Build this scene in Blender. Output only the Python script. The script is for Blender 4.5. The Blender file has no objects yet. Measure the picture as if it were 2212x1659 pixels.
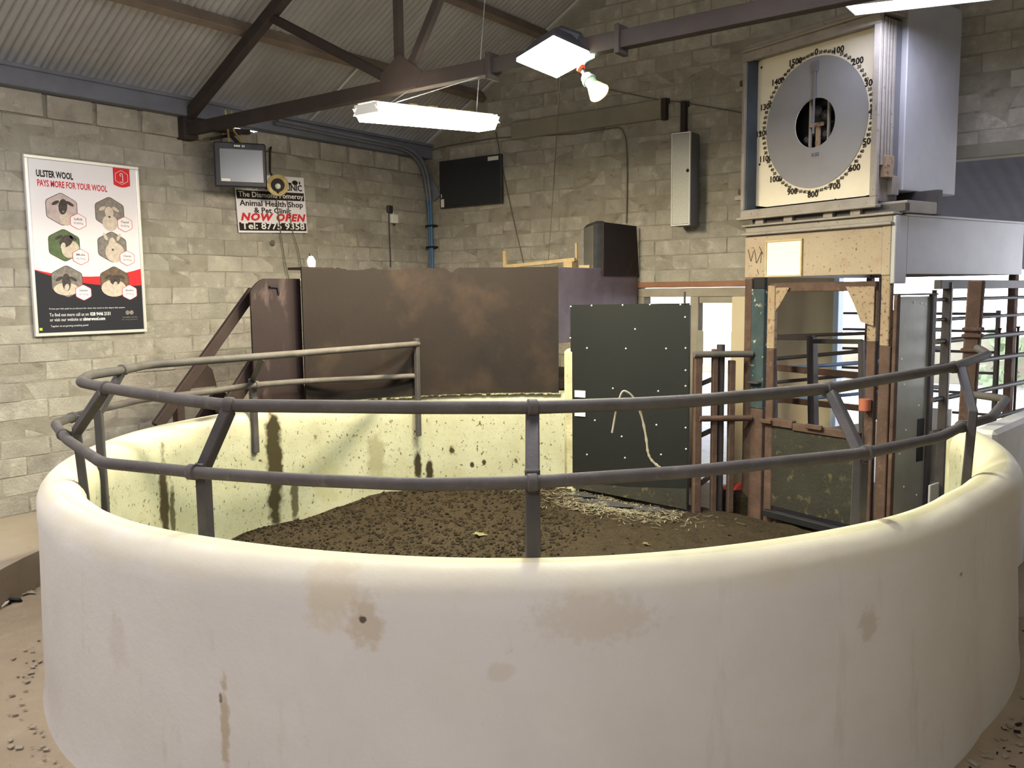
import bpy, math, random
from mathutils import Vector, Matrix, noise
R = random.Random(7)
PI = math.pi
rad = math.radians
SC = bpy.context.scene
COL = SC.collection

# ------------------------------------------------------------------ camera, world, lamps, exposure
# world: origin in the far corner of the shed, X along the back wall, Y towards the back wall, Z up, metres
YAW, PITCH, ROLL, FPX = 0.63813, 0.10416, -0.010509, 1869.0
CAM = Vector((8.48, -9.42, 2.31))
_F = Vector((-math.sin(YAW) * math.cos(PITCH), math.cos(YAW) * math.cos(PITCH), -math.sin(PITCH)))
_R0 = Vector((math.cos(YAW), math.sin(YAW), 0))
_U0 = _R0.cross(_F)
_R = _R0 * math.cos(ROLL) + _U0 * math.sin(ROLL)
_U = _U0 * math.cos(ROLL) - _R0 * math.sin(ROLL)
cam = bpy.data.cameras.new('camera')
cam.sensor_width = 36.0
cam.lens = FPX / 2212 * 36
cam.clip_end = 200
camo = bpy.data.objects.new('camera', cam)
COL.objects.link(camo)
camo.matrix_world = Matrix(((_R.x, _U.x, -_F.x, CAM.x), (_R.y, _U.y, -_F.y, CAM.y), (_R.z, _U.z, -_F.z, CAM.z), (0, 0, 0, 1)))
SC.camera = camo

W = bpy.data.worlds.new('sky')
SC.world = W
W.use_nodes = True
W.node_tree.nodes['Background'].inputs[0].default_value = (0.88, 0.91, 1.0, 1)
W.node_tree.nodes['Background'].inputs[1].default_value = 5.0

EXPOSURE = 0.75
LAMP_TUBE = 160       # warm tube fixture over the ring
LAMP_FLOOD = 145      # greenish flood lamp
LAMP_PAR = 7
LAMP_COOL = 18       # cool tube by the dial
LAMP_SHED = 220
LAMP_ADDED = 32       # added unseen tubes that brighten the hall and the ring front
SC.view_settings.view_transform = 'Standard'
SC.view_settings.look = 'None'
SC.view_settings.gamma = 1
SC.view_settings.use_curve_mapping = False
SC.view_settings.exposure = EXPOSURE
SC.cycles.use_denoising = True
SC.cycles.use_adaptive_sampling = True
SC.cycles.adaptive_threshold = 0.025
SC.cycles.max_bounces = 6
SC.cycles.diffuse_bounces = 4
SC.cycles.sample_clamp_indirect = 6

# ------------------------------------------------------------------ helpers
def ray(px, py): return _F + _R * ((px - 1106) / FPX) - _U * ((py - 829.5) / FPX)
def on_x(px, py, v): d = ray(px, py); return CAM + d * ((v - CAM.x) / d.x)
def on_y(px, py, v): d = ray(px, py); return CAM + d * ((v - CAM.y) / d.y)
def on_z(px, py, v): d = ray(px, py); return CAM + d * ((v - CAM.z) / d.z)
def on_cyl(px, py, r, far=True, c=(4.712, -4.306)):
    d = ray(px, py); ox, oy = CAM.x - c[0], CAM.y - c[1]; A = d.x ** 2 + d.y ** 2; B = 2 * (ox * d.x + oy * d.y); D = max(0, B * B - 4 * A * (ox * ox + oy * oy - r * r))
    return CAM + d * ((-B + (1 if far else -1) * math.sqrt(D)) / (2 * A))
def on_plane(px, py, p, n): d = ray(px, py); return CAM + d * ((Vector(p) - CAM).dot(n) / d.dot(n))

def lin(c):
    o = []
    for v in c[:3]:
        v = v / 255.0
        o.append(v / 12.92 if v <= 0.04045 else ((v + 0.055) / 1.055) ** 2.4)
    return (o[0], o[1], o[2], 1)

def mat(name, col, rough=0.8, metal=0.0, var=None, layers=(), bump=0.0, bscale=40, rand=0.0, spec=0.3, bdist=0.02, wave=None):
    """procedural surface: base colour, a noise variation, then layers of stains:
    ('n', colour, scale, lo, hi, amount, stretch) noise blotches; ('s', colour, centre, radii, amount, noise) one stain with a place of its own; ('z', ...) a worn band by height"""
    m = bpy.data.materials.new(name)
    m.use_nodes = True
    nt = m.node_tree
    N, L = nt.nodes, nt.links
    b = N['Principled BSDF']
    b.inputs['Roughness'].default_value = rough
    b.inputs['Metallic'].default_value = metal
    b.inputs['Specular IOR Level'].default_value = spec
    tc = N.new('ShaderNodeTexCoord')
    rgb = N.new('ShaderNodeRGB'); rgb.outputs[0].default_value = lin(col)
    cur = rgb.outputs[0]
    k = [0]
    info = N.new('ShaderNodeObjectInfo') if rand else None
    vec0 = tc.outputs['Object']
    if rand:
        mm = N.new('ShaderNodeVectorMath'); mm.operation = 'MULTIPLY_ADD'
        cmb = N.new('ShaderNodeCombineXYZ')
        for i in range(3): L.new(info.outputs['Random'], cmb.inputs[i])
        L.new(cmb.outputs[0], mm.inputs[0]); mm.inputs[1].default_value = (37, 51, 23); L.new(vec0, mm.inputs[2])
        vecr = mm.outputs[0]
    else:
        vecr = vec0
    def nz(scale, detail=6, stretch=(1, 1, 1), rgh=0.6):
        k[0] += 1
        mp = N.new('ShaderNodeMapping')
        mp.inputs['Scale'].default_value = stretch
        mp.inputs['Location'].default_value = (k[0] * 3.7, k[0] * 1.9, k[0] * 5.3)
        L.new(vecr, mp.inputs[0])
        t = N.new('ShaderNodeTexNoise')
        t.inputs['Scale'].default_value = scale
        t.inputs['Detail'].default_value = detail
        t.inputs['Roughness'].default_value = rgh
        L.new(mp.outputs[0], t.inputs['Vector'])
        return t.outputs['Fac']
    def ramp(src, lo, hi, amt=1.0):
        r = N.new('ShaderNodeMapRange'); r.clamp = True
        r.inputs['From Min'].default_value = lo; r.inputs['From Max'].default_value = hi
        r.inputs['To Min'].default_value = 0; r.inputs['To Max'].default_value = amt
        L.new(src, r.inputs[0])
        return r.outputs[0]
    def mix(f, c):
        nonlocal cur
        x = N.new('ShaderNodeMix'); x.data_type = 'RGBA'
        L.new(f, x.inputs[0]); L.new(cur, x.inputs[6]); x.inputs[7].default_value = lin(c)
        cur = x.outputs[2]
    if var:
        c2, sc, *rest = var
        mix(ramp(nz(sc, 8), 0.3, 0.7), c2)
    for ly in layers:
        if ly[0] == 'n':
            _, c, sc, lo, hi, *r = ly
            amt = r[0] if r else 1.0
            st = r[1] if len(r) > 1 else (1, 1, 1)
            mix(ramp(nz(sc, 7, st), lo, hi, amt), c)
        elif ly[0] == 'z':
            _, c, lo, hi, amt, nsc, wob = ly
            sx = N.new('ShaderNodeSeparateXYZ'); L.new(vec0, sx.inputs[0])
            a = N.new('ShaderNodeMath'); a.operation = 'MULTIPLY_ADD'; L.new(nz(nsc, 8), a.inputs[0]); a.inputs[1].default_value = wob; L.new(sx.outputs['Z'], a.inputs[2])
            mix(ramp(a.outputs[0], lo + wob / 2, hi + wob / 2, amt), c)
        else:
            _, c, cen, rd, amt, nsc = ly
            s = N.new('ShaderNodeVectorMath'); s.operation = 'SUBTRACT'; L.new(vec0, s.inputs[0]); s.inputs[1].default_value = cen
            d = N.new('ShaderNodeVectorMath'); d.operation = 'DIVIDE'; L.new(s.outputs[0], d.inputs[0]); d.inputs[1].default_value = rd
            ln = N.new('ShaderNodeVectorMath'); ln.operation = 'LENGTH'; L.new(d.outputs[0], ln.inputs[0])
            a = N.new('ShaderNodeMath'); a.operation = 'MULTIPLY_ADD'; L.new(nz(nsc, 8), a.inputs[0]); a.inputs[1].default_value = 1.6; L.new(ln.outputs['Value'], a.inputs[2])
            mix(ramp(a.outputs[0], 1.75, 1.35, amt), c)
    if rand:
        h = N.new('ShaderNodeHueSaturation')
        r = N.new('ShaderNodeMapRange'); r.inputs['To Min'].default_value = 1 - rand; r.inputs['To Max'].default_value = 1 + rand
        L.new(info.outputs['Random'], r.inputs[0]); L.new(r.outputs[0], h.inputs['Value']); L.new(cur, h.inputs['Color'])
        cur = h.outputs[0]
    L.new(cur, b.inputs['Base Color'])
    if bump:
        bp = N.new('ShaderNodeBump')
        bp.inputs['Strength'].default_value = bump; bp.inputs['Distance'].default_value = bdist
        L.new(nz(bscale, 8), bp.inputs['Height'])
        L.new(bp.outputs[0], b.inputs['Normal'])
    return m

def glow(name, col, strength):
    m = bpy.data.materials.new(name); m.use_nodes = True
    b = m.node_tree.nodes['Principled BSDF']
    b.inputs['Base Color'].default_value = (0.9, 0.9, 0.9, 1)
    b.inputs['Emission Color'].default_value = lin(col); b.inputs['Emission Strength'].default_value = strength
    return m

BASE = {}          # object name -> its base point in the frame its vertices are given in
class Frame:
    def __init__(self, o, rz): self.o = Vector(o); self.rz = rz; self.m = Matrix.Rotation(rz, 3, 'Z')
    def w(self, p): return self.o + self.m @ Vector(p)
    def inv(self, p): return self.m.inverted() @ (Vector(p) - self.o)
WORLD = Frame((0, 0, 0), 0)

def thing(name, label, cat, loc=(0, 0, 0), group=None, frame=WORLD):
    o = bpy.data.objects.new(name, None); COL.objects.link(o)
    o.empty_display_size = 0.1
    o.location = frame.w(loc); o.rotation_euler = (0, 0, frame.rz)
    BASE[o.name] = Vector(loc)
    return tag(o, label, cat, group)
def tag(o, label=None, cat=None, group=None, kind=None):
    if label: o['label'] = label
    if cat: o['category'] = cat
    if group: o['group'] = group
    if kind: o['kind'] = kind
    return o
def struct(o, label=None):
    o['kind'] = 'structure'
    if label: o['label'] = label
    return o

class MB:
    def __init__(s): s.v = []; s.f = []; s.m = []; s.mi = 0
    def add(s, vs, fs):
        n = len(s.v)
        s.v += [Vector(p) for p in vs]
        for f in fs: s.f.append([i + n for i in f]); s.m.append(s.mi)
        return s
    def obox(s, c, ax, b=0.0):
        c = Vector(c); ax = [Vector(a) for a in ax]; ln = [a.length for a in ax]; u = [a.normalized() for a in ax]
        if ax[0].cross(ax[1]).dot(ax[2]) < 0: u[0] = -u[0]
        b = min(b, min(ln) * 0.45)
        if b <= 0:
            P = [c + u[0] * (x * ln[0]) + u[1] * (y * ln[1]) + u[2] * (z * ln[2]) for z in (-1, 1) for y in (-1, 1) for x in (-1, 1)]
            return s.add(P, [(0, 2, 3, 1), (4, 5, 7, 6), (0, 1, 5, 4), (2, 6, 7, 3), (0, 4, 6, 2), (1, 3, 7, 5)])
        V = {}; vs = []
        for x in (-1, 1):
            for y in (-1, 1):
                for z in (-1, 1):
                    for k in range(3):
                        l = [ln[i] - (0 if i == k else b) for i in range(3)]
                        V[(x, y, z, k)] = len(vs)
                        vs.append(c + u[0] * (x * l[0]) + u[1] * (y * l[1]) + u[2] * (z * l[2]))
        fs = []
        for k in range(3):
            i, j = (k + 1) % 3, (k + 2) % 3
            for sg in (-1, 1):
                q = []
                for a, d in ((-1, -1), (1, -1), (1, 1), (-1, 1)):
                    t = [0, 0, 0]; t[k] = sg; t[i] = a; t[j] = d; q.append(V[(*t, k)])
                fs.append(q if sg > 0 else q[::-1])
            for a in (-1, 1):
                for d in (-1, 1):
                    t0 = [0, 0, 0]; t1 = [0, 0, 0]
                    t0[i] = t1[i] = a; t0[j] = t1[j] = d; t0[k] = -1; t1[k] = 1
                    q = [V[(*t0, i)], V[(*t1, i)], V[(*t1, j)], V[(*t0, j)]]
                    fs.append(q if a * d < 0 else q[::-1])
        for x in (-1, 1):
            for y in (-1, 1):
                for z in (-1, 1):
                    q = [V[(x, y, z, k)] for k in range(3)]
                    fs.append(q if x * y * z > 0 else q[::-1])
        return s.add(vs, fs)
    def box(s, x0, y0, z0, x1, y1, z1, b=0.0):
        return s.obox(((x0 + x1) / 2, (y0 + y1) / 2, (z0 + z1) / 2), ((abs(x1 - x0) / 2, 0, 0), (0, abs(y1 - y0) / 2, 0), (0, 0, abs(z1 - z0) / 2)), b)
    def bar(s, p, q, w, h, up=(0, 0, 1), b=0.004):
        p, q = Vector(p), Vector(q); d = q - p; u = Vector(up)
        if abs(d.normalized().dot(u)) > 0.98: u = Vector((0, 1, 0)) if abs(d.normalized().y) < 0.9 else Vector((1, 0, 0))
        a = d.cross(u).normalized(); u = a.cross(d).normalized()
        return s.obox((p + q) / 2, (d / 2, a * (w / 2), u * (h / 2)), b)
    def tube(s, pts, r, n=10, caps=True):
        pts = [Vector(p) for p in pts]
        rs = r if isinstance(r, (list, tuple)) else [r] * len(pts)
        T = []
        for i in range(len(pts)):
            a = (pts[i] - pts[i - 1]).normalized() if i else (pts[1] - pts[0]).normalized()
            c = (pts[i + 1] - pts[i]).normalized() if i < len(pts) - 1 else a
            t = a + c
            T.append(t.normalized() if t.length > 1e-6 else a)
        u = Vector((0, 0, 1)) if abs(T[0].z) < 0.9 else Vector((1, 0, 0))
        vs = []
        for i, p in enumerate(pts):
            u = (u - T[i] * u.dot(T[i])).normalized(); w = T[i].cross(u)
            for k in range(n):
                a = 2 * PI * k / n
                vs.append(p + (u * math.cos(a) + w * math.sin(a)) * rs[i])
        fs = []
        for i in range(len(pts) - 1):
            for k in range(n):
                k2 = (k + 1) % n
                fs.append((i * n + k, i * n + k2, (i + 1) * n + k2, (i + 1) * n + k))
        if caps:
            fs.append(tuple(range(n - 1, -1, -1))); fs.append(tuple((len(pts) - 1) * n + k for k in range(n)))
        return s.add(vs, fs)
    def lathe(s, prof, n, o, axis=(0, 0, 1), caps=True):
        o = Vector(o); ax = Vector(axis).normalized()
        u = Vector((1, 0, 0)) if abs(ax.x) < 0.9 else Vector((0, 1, 0))
        u = (u - ax * u.dot(ax)).normalized(); w = ax.cross(u)
        vs = [o + ax * z + (u * math.cos(2 * PI * k / n) + w * math.sin(2 * PI * k / n)) * max(r, 1e-4) for r, z in prof for k in range(n)]
        fs = [(i * n + k, i * n + (k + 1) % n, (i + 1) * n + (k + 1) % n, (i + 1) * n + k) for i in range(len(prof) - 1) for k in range(n)]
        if caps:
            fs.append(tuple(range(n - 1, -1, -1))); fs.append(tuple((len(prof) - 1) * n + k for k in range(n)))
        return s.add(vs, fs)
    def prism(s, poly, o, ux, uy, depth):
        """polygon in the plane (o, ux, uy), extruded by depth along ux x uy"""
        o, ux, uy = Vector(o), Vector(ux), Vector(uy); nn = ux.cross(uy).normalized() * depth; n = len(poly)
        A = [o + ux * x + uy * y for x, y in poly]
        fs = [tuple(range(n - 1, -1, -1)), tuple(range(n, 2 * n))] + [(i, (i + 1) % n, n + (i + 1) % n, n + i) for i in range(n)]
        return s.add(A + [p + nn for p in A], fs)
    def flat(s, poly, o, ux, uy, lift=0.0):
        o, ux, uy = Vector(o), Vector(ux), Vector(uy); nn = ux.cross(uy).normalized() * lift
        return s.add([o + ux * x + uy * y + nn for x, y in poly], [tuple(range(len(poly)))])
    def build(s, name, mats, parent=None, smooth=None, frame=WORLD, base=None):
        if not isinstance(mats, (list, tuple)): mats = [mats]
        me = bpy.data.meshes.new(name)
        bp = BASE[parent.name] if parent is not None else Vector(base if base is not None else (0, 0, 0))
        me.from_pydata([tuple(p - bp) for p in s.v], [], s.f)
        for m in mats: me.materials.append(m)
        if len(mats) > 1: me.polygons.foreach_set('material_index', s.m)
        if smooth is not None:
            me.shade_smooth()
            me.set_sharp_from_angle(angle=rad(smooth))
        me.update()
        o = bpy.data.objects.new(name, me); COL.objects.link(o)
        if parent is not None: o.parent = parent
        else: o.location = frame.w(bp); o.rotation_euler = (0, 0, frame.rz)
        BASE[o.name] = bp
        return o

def copy_tree(o, parent=None):
    c = o.copy(); COL.objects.link(c); c.parent = parent
    for ch in list(o.children): copy_tree(ch, c)
    return c

_TX = {}
def text_geo(body, size, shear=0.0, bold=0.0, space=1.0, align='CENTER'):
    key = (body, size, shear, bold, space, align)
    if key not in _TX:
        cu = bpy.data.curves.new('lettering', 'FONT')
        cu.body = body; cu.size = size; cu.shear = shear; cu.offset = bold; cu.space_character = space
        cu.align_x = align; cu.align_y = 'BOTTOM_BASELINE'; cu.resolution_u = 2
        ob = bpy.data.objects.new('lettering', cu); COL.objects.link(ob)
        dg = bpy.context.evaluated_depsgraph_get(); dg.update()
        me = ob.evaluated_get(dg).to_mesh()
        _TX[key] = ([tuple(v.co) for v in me.vertices], [tuple(p.vertices) for p in me.polygons])
        ob.evaluated_get(dg).to_mesh_clear()
        bpy.data.objects.remove(ob); bpy.data.curves.remove(cu)
    return _TX[key]
def put_text(mb, body, size, o, ux, uy, lift, width=None, shear=0, bold=0, align='CENTER', yscale=1.0, rot=0.0, space=1.0):
    vs, fs = text_geo(body, size, shear, bold, space, align)
    if not vs: return
    k = 1.0
    if width:
        w = max(v[0] for v in vs) - min(v[0] for v in vs); k = width / w
    o, ux, uy = Vector(o), Vector(ux), Vector(uy); nn = ux.cross(uy).normalized()
    ca, sa = math.cos(rot), math.sin(rot)
    P = []
    for x, y, z in vs:
        x *= k; y *= yscale
        x, y = x * ca - y * sa, x * sa + y * ca
        P.append(o + ux * x + uy * y + nn * lift)
    mb.add(P, fs)

def arc(cx, cy, r, a0, a1, n, z=None):
    out = []
    for i in range(n + 1):
        a = rad(a0 + (a1 - a0) * i / n)
        p = (cx + r * math.cos(a), cy + r * math.sin(a))
        out.append(p if z is None else (*p, z))
    return out
def fillet(pts, r, n=4):
    pts = [Vector(p) for p in pts]; out = [pts[0]]
    for i in range(1, len(pts) - 1):
        a, b, c = pts[i - 1], pts[i], pts[i + 1]
        d = min(r, (a - b).length * 0.45, (c - b).length * 0.45)
        p, q = b + (a - b).normalized() * d, b + (c - b).normalized() * d
        for k in range(n + 1):
            t = k / n
            out.append(p * (1 - t) ** 2 + b * 2 * t * (1 - t) + q * t * t)
    out.append(pts[-1])
    return out

# ------------------------------------------------------------------ materials
M = {}
M['block'] = mat('concrete_block', (176, 170, 157), 0.95, var=((148, 143, 131), 4), layers=[('n', (194, 188, 173), 8, 0.55, 0.70, 0.7), ('n', (128, 123, 114), 3, 0.56, 0.70, 0.6), ('n', (104, 98, 89), 24, 0.66, 0.74, 0.7)], bump=0.8, bscale=38, rand=0.09, spec=0.1)
M['mortar'] = mat('mortar', (162, 156, 142), 0.95, var=((136, 130, 117), 4), layers=[('n', (98, 92, 82), 5, 0.55, 0.66, 0.5, (1, 1, 2))], bump=0.6, bscale=50, spec=0.1)
M['plain_wall'] = mat('cement_wall', (150, 144, 128), 0.95, var=((130, 125, 112), 2), bump=0.3, bscale=30, spec=0.1)
M['floor'] = mat('dirty_concrete', (166, 150, 126), 0.9, var=((146, 130, 106), 1.6), layers=[('n', (180, 165, 142), 7, 0.58, 0.75, 0.6), ('n', (110, 94, 74), 14, 0.66, 0.75, 0.7)], bump=0.5, bscale=22, spec=0.15)
M['step'] = mat('step_concrete', (158, 148, 131), 0.9, var=((156, 142, 122), 2.2), layers=[('n', (110, 96, 78), 8, 0.62, 0.74, 0.5)], bump=0.3, bscale=26, spec=0.15)
M['sheet'] = mat('corrugated_iron', (166, 163, 160), 0.75, 0.05, var=((148, 145, 142), 1.5), layers=[('n', (142, 132, 124), 4, 0.6, 0.75, 0.6)], rand=0.06, bump=0.1, bscale=30, spec=0.3)
M['purlin'] = mat('old_timber', (126, 112, 98), 0.85, var=((104, 92, 80), 3), layers=[('n', (84, 72, 62), 8, 0.6, 0.75, 0.6)], bump=0.3, bscale=30)
M['steel_dark'] = mat('dark_truss_steel', (50, 44, 42), 0.8, 0.0, var=((62, 53, 49), 4), bump=0.15, bscale=30)
M['eave'] = mat('blue_grey_steel', (118, 122, 134), 0.6, 0.1, var=((104, 104, 112), 3), bump=0.1)
M['ring_out'] = mat('white_limewash', (212, 208, 202), 0.6, var=((202, 197, 190), 1.6),
    layers=[('n', (206, 199, 184), 3.2, 0.60, 0.80, 0.6), ('n', (186, 178, 164), 6, 0.60, 0.72, 0.5, (1, 1, .25)), ('z', (204, 195, 166), 1.10, 1.22, .75, 2.2, .22), ('n', (208, 203, 196), 1.4, 0.52, 0.7, 0.7, (1, 1, 2.5)), ('n', (150, 138, 116), 9, 0.70, 0.80, 0.5, (1, 1, .5)), ('n', (120, 108, 90), 30, 0.735, 0.78, 0.7, (1, 1, .6)),
            ('s', (196, 182, 152), (1.21, -2.86, 1.14), (.15, .15, .20), .6, 14), ('s', (178, 160, 130), (1.34, -2.81, 1.03), (.10, .10, .14), .6, 18), ('s', (62, 54, 42), (1.335, -2.835, 1.045), (.02, .02, .022), .9, 60),
            ('s', (170, 152, 122), (.72, -3.05, .52), (.03, .05, .24), .75, 22), ('s', (120, 104, 82), (.70, -3.05, .63), (.012, .03, .04), .9, 40),
            ('s', (186, 172, 150), (2.09, -2.33, 1.06), (.30, .3, .12), .38, 30), ('s', (188, 176, 158), (1.80, -2.56, .85), (.07, .07, .045), .45, 24),
            ('s', (170, 158, 138), (2.84, -1.31, .88), (.07, .07, .09), .5, 30), ('s', (46, 40, 36), (3.10, -.55, .93), (.03, .04, .02), .9, 50), ('s', (180, 168, 150), (.05, -3.1, .75), (.1, .1, .2), .25, 16)],
    bump=0.16, bscale=14, spec=0.35)
M['ring_in'] = mat('stained_cream_wash', (170, 169, 147), 0.8, var=((152, 150, 123), 2.2),
    layers=[('n', (164, 160, 130), 3, 0.56, 0.7, 0.8), ('n', (138, 132, 104), 6, 0.66, 0.76, 0.7), ('n', (64, 56, 38), 14, 0.635, 0.68, 0.9), ('n', (54, 47, 32), 36, 0.62, 0.665, 0.9, (1, 1, .7)), ('n', (48, 42, 28), 90, 0.645, 0.68, 0.9),
            ('z', (204, 195, 166), 1.02, 1.20, .9, 2.2, .25),
            ('s', (58, 50, 32), (-2.54, -1.30, .60), (.10, .075, .62), 1, 8), ('s', (66, 58, 38), (-2.58, -1.20, .52), (.07, .045, .45), .9, 11),
            ('s', (54, 48, 30), (-2.87, .03, .68), (.3, .125, .85), 1, 7), ('s', (66, 58, 36), (-2.87, .25, .34), (.2, .06, .32), .9, 12),
            ('s', (128, 124, 96), (-2.63, 1.14, .62), (.16, .12, .33), .8, 9), ('s', (150, 146, 112), (-2.80, .62, .46), (.12, .17, .3), .7, 9),
            ('s', (48, 42, 26), (-2.42, 1.54, .50), (.06, .055, .22), 1, 9), ('s', (48, 42, 26), (-2.35, 1.64, .42), (.06, .045, .18), 1, 9), ('s', (56, 48, 30), (-2.20, 1.84, .65), (.05, .04, .055), 1, 20),
            ('s', (56, 48, 30), (-2.05, 2.0, .48), (.03, .03, .04), 1, 20), ('s', (56, 48, 30), (-1.96, 2.09, .5), (.03, .03, .04), 1, 20)],
    bump=0.2, bscale=18, spec=0.2)
M['pipe'] = mat('grey_worn_pipe', (92, 87, 83), 0.7, 0.0, var=((76, 71, 68), 6), layers=[('n', (116, 106, 90), 18, 0.6, 0.75, 0.6), ('n', (66, 48, 38), 9, 0.68, 0.78, 0.6)], bump=0.15, bscale=60, spec=0.2)
M['post'] = mat('dark_worn_bar', (56, 53, 54), 0.6, 0.0, var=((72, 67, 65), 6), layers=[('n', (86, 60, 46), 9, 0.64, 0.76, 0.7), ('n', (196, 188, 160), 14, 0.72, 0.76, 0.8)], bump=0.15, bscale=50, spec=0.4)
M['brown'] = mat('brown_painted_ply', (31, 22, 17), 0.75, var=((25, 17, 13), 1.6), layers=[('n', (52, 39, 29), 2.2, 0.50, 0.70, 0.8), ('n', (18, 12, 11), 3.0, 0.55, 0.74, 0.7), ('n', (210, 205, 190), 60, 0.80, 0.82, 0.9)], bump=0.1, bscale=20, spec=0.3)
M['brown_worn'] = mat('worn_maroon_ply', (42, 30, 30), 0.7, var=((34, 24, 24), 2), layers=[('n', (112, 92, 90), 2.6, 0.56, 0.72, 0.75, (1, 1, .45)), ('n', (56, 38, 34), 5, 0.6, 0.72, 0.7)], bump=0.1, bscale=20, spec=0.3)
M['purple'] = mat('purplish_ply', (122, 106, 114), 0.45, var=((96, 82, 90), 1.8), layers=[('n', (142, 122, 128), 2.6, 0.55, 0.75, 0.6)], bump=0.1, bscale=20, spec=0.35)  # purple cast of daylight from the opening is mixed into the ply colour
M['maroon'] = mat('maroon_timber', (52, 38, 34), 0.65, var=((42, 31, 28), 5), bump=0.15, bscale=40)
M['plaster'] = mat('cream_plaster', (178, 174, 144), 0.75, var=((150, 144, 112), 5), layers=[('n', (70, 62, 42), 22, 0.64, 0.69, 0.8)], bump=0.4, bscale=30)
M['sawdust'] = mat('trodden_sawdust', (60, 51, 39), 0.95, var=((52, 44, 33), 3), layers=[('n', (42, 35, 26), 7, 0.50, 0.70, 0.8), ('n', (36, 30, 22), 45, 0.50, 0.66, 0.8), ('n', (88, 76, 58), 30, 0.6, 0.72, 0.6), ('n', (180, 166, 132), 90, 0.72, 0.76, 0.8)], bump=0.9, bscale=26, spec=0.1, bdist=0.03)
M['clod'] = mat('dark_clod', (52, 44, 33), 0.95, var=((36, 30, 22), 8), bump=0.8, bscale=40, spec=0.1)
M['door'] = mat('dark_green_sheet', (23, 25, 25), 0.65, 0.0, var=((19, 21, 21), 2), layers=[('n', (36, 36, 34), 7, 0.64, 0.76, 0.5), ('n', (150, 148, 138), 50, 0.76, 0.79, 0.8)], bump=0.05, bscale=20, spec=0.25)
M['dung'] = mat('dung_spattered_sheet', (50, 49, 42), 0.7, var=((40, 37, 31), 3), layers=[('n', (96, 88, 64), 12, 0.58, 0.7, 0.7), ('n', (130, 118, 86), 34, 0.66, 0.74, 0.7)], bump=0.3, bscale=30, spec=0.3)
M['bolt'] = mat('pale_bolt', (200, 200, 192), 0.4, 0.4)
M['rust'] = mat('rusty_steel', (92, 72, 62), 0.8, 0.1, var=((72, 54, 47), 8), layers=[('n', (126, 98, 80), 14, 0.6, 0.74, 0.7), ('n', (58, 52, 50), 6, 0.6, 0.72, 0.7)], bump=0.3, bscale=50)
M['cream_rust'] = mat('rust_pitted_cream_paint', (160, 144, 124), 0.65, var=((148, 131, 112), 3), layers=[('n', (148, 112, 84), 5, 0.58, 0.76, 0.8), ('n', (96, 64, 44), 34, 0.62, 0.67, 0.9), ('n', (92, 62, 44), 12, 0.65, 0.72, 0.8)], bump=0.2, bscale=40)
M['cream_leg'] = mat('pitted_cream_leg', (152, 134, 112), 0.7, var=((136, 114, 92), 5), layers=[('n', (92, 64, 46), 26, 0.55, 0.64, 0.9)], bump=0.3, bscale=40)
M['green_paint'] = mat('peeling_green_paint', (56, 70, 73), 0.7, var=((44, 57, 60), 6), layers=[('n', (178, 168, 150), 16, 0.62, 0.68, 0.9), ('n', (96, 72, 58), 8, 0.64, 0.74, 0.8)], bump=0.25, bscale=40)
M['grey_paint'] = mat('grey_scale_paint', (168, 166, 166), 0.5, 0.05, var=((150, 148, 150), 1.5), layers=[('n', (120, 112, 106), 9, 0.68, 0.76, 0.5)], bump=0.05, bscale=20, spec=0.4)
M['scale_frame'] = mat('grimy_cream_frame', (150, 142, 132), 0.6, 0.05, var=((128, 120, 112), 4), layers=[('n', (96, 78, 64), 20, 0.62, 0.70, 0.8), ('n', (150, 118, 96), 7, 0.62, 0.74, 0.6)], bump=0.2, bscale=40)
M['dial'] = mat('cream_dial_plate', (226, 217, 194), 0.5, var=((218, 206, 180), 2), spec=0.3)
M['dial_grey'] = mat('grey_dial_disc', (140, 138, 140), 0.5, var=((132, 130, 133), 3), spec=0.3)
M['slate'] = mat('dark_slate_paint', (70, 78, 84), 0.6, var=((56, 62, 66), 4))
M['black'] = mat('matt_black', (22, 22, 24), 0.6, var=((28, 28, 30), 5))
M['ink'] = mat('dark_ink', (40, 34, 30), 0.8)
M['white_ink'] = mat('white_ink', (236, 234, 232), 0.8)
M['red_ink'] = mat('red_ink', (206, 52, 58), 0.8)
M['crimson'] = mat('red_print', (214, 48, 52), 0.7)
M['navy'] = mat('dark_print', (34, 34, 42), 0.6)
M['paper'] = mat('white_print', (232, 228, 230), 0.6)
M['alu'] = mat('brushed_white_frame', (222, 220, 212), 0.35, 0.3)
M['hexgrey'] = mat('photo_grey', (150, 142, 134), 0.7, var=((110, 104, 98), 30))
M['hexpink'] = mat('photo_pink', (206, 188, 184), 0.7, var=((170, 156, 150), 20))
M['hexgreen'] = mat('photo_green', (76, 98, 60), 0.7, var=((104, 116, 84), 25))
M['hexbrown'] = mat('photo_brown', (128, 106, 86), 0.7, var=((92, 80, 68), 25))
M['fleece'] = mat('fleece_print', (216, 204, 188), 0.7, var=((190, 174, 154), 30))
M['dark_face'] = mat('dark_face_print', (58, 52, 50), 0.7, var=((84, 76, 72), 30))
M['screen'] = mat('grey_screen', (88, 87, 84), 0.25, spec=0.5)
M['plastic'] = mat('charcoal_plastic', (54, 54, 58), 0.45, var=((38, 38, 42), 10))
M['tv'] = mat('black_glass', (44, 46, 50), 0.3, spec=0.4)
M['pine'] = mat('pale_pine', (186, 166, 128), 0.6, var=((170, 146, 106), 12))
M['white_plastic'] = mat('white_plastic', (226, 224, 218), 0.4)
M['brass'] = mat('yellowed_horn', (196, 176, 118), 0.5, 0.1, var=((150, 128, 84), 14))
M['blue_pipe'] = mat('blue_conduit', (74, 112, 150), 0.45, var=((64, 98, 134), 6))
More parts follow.
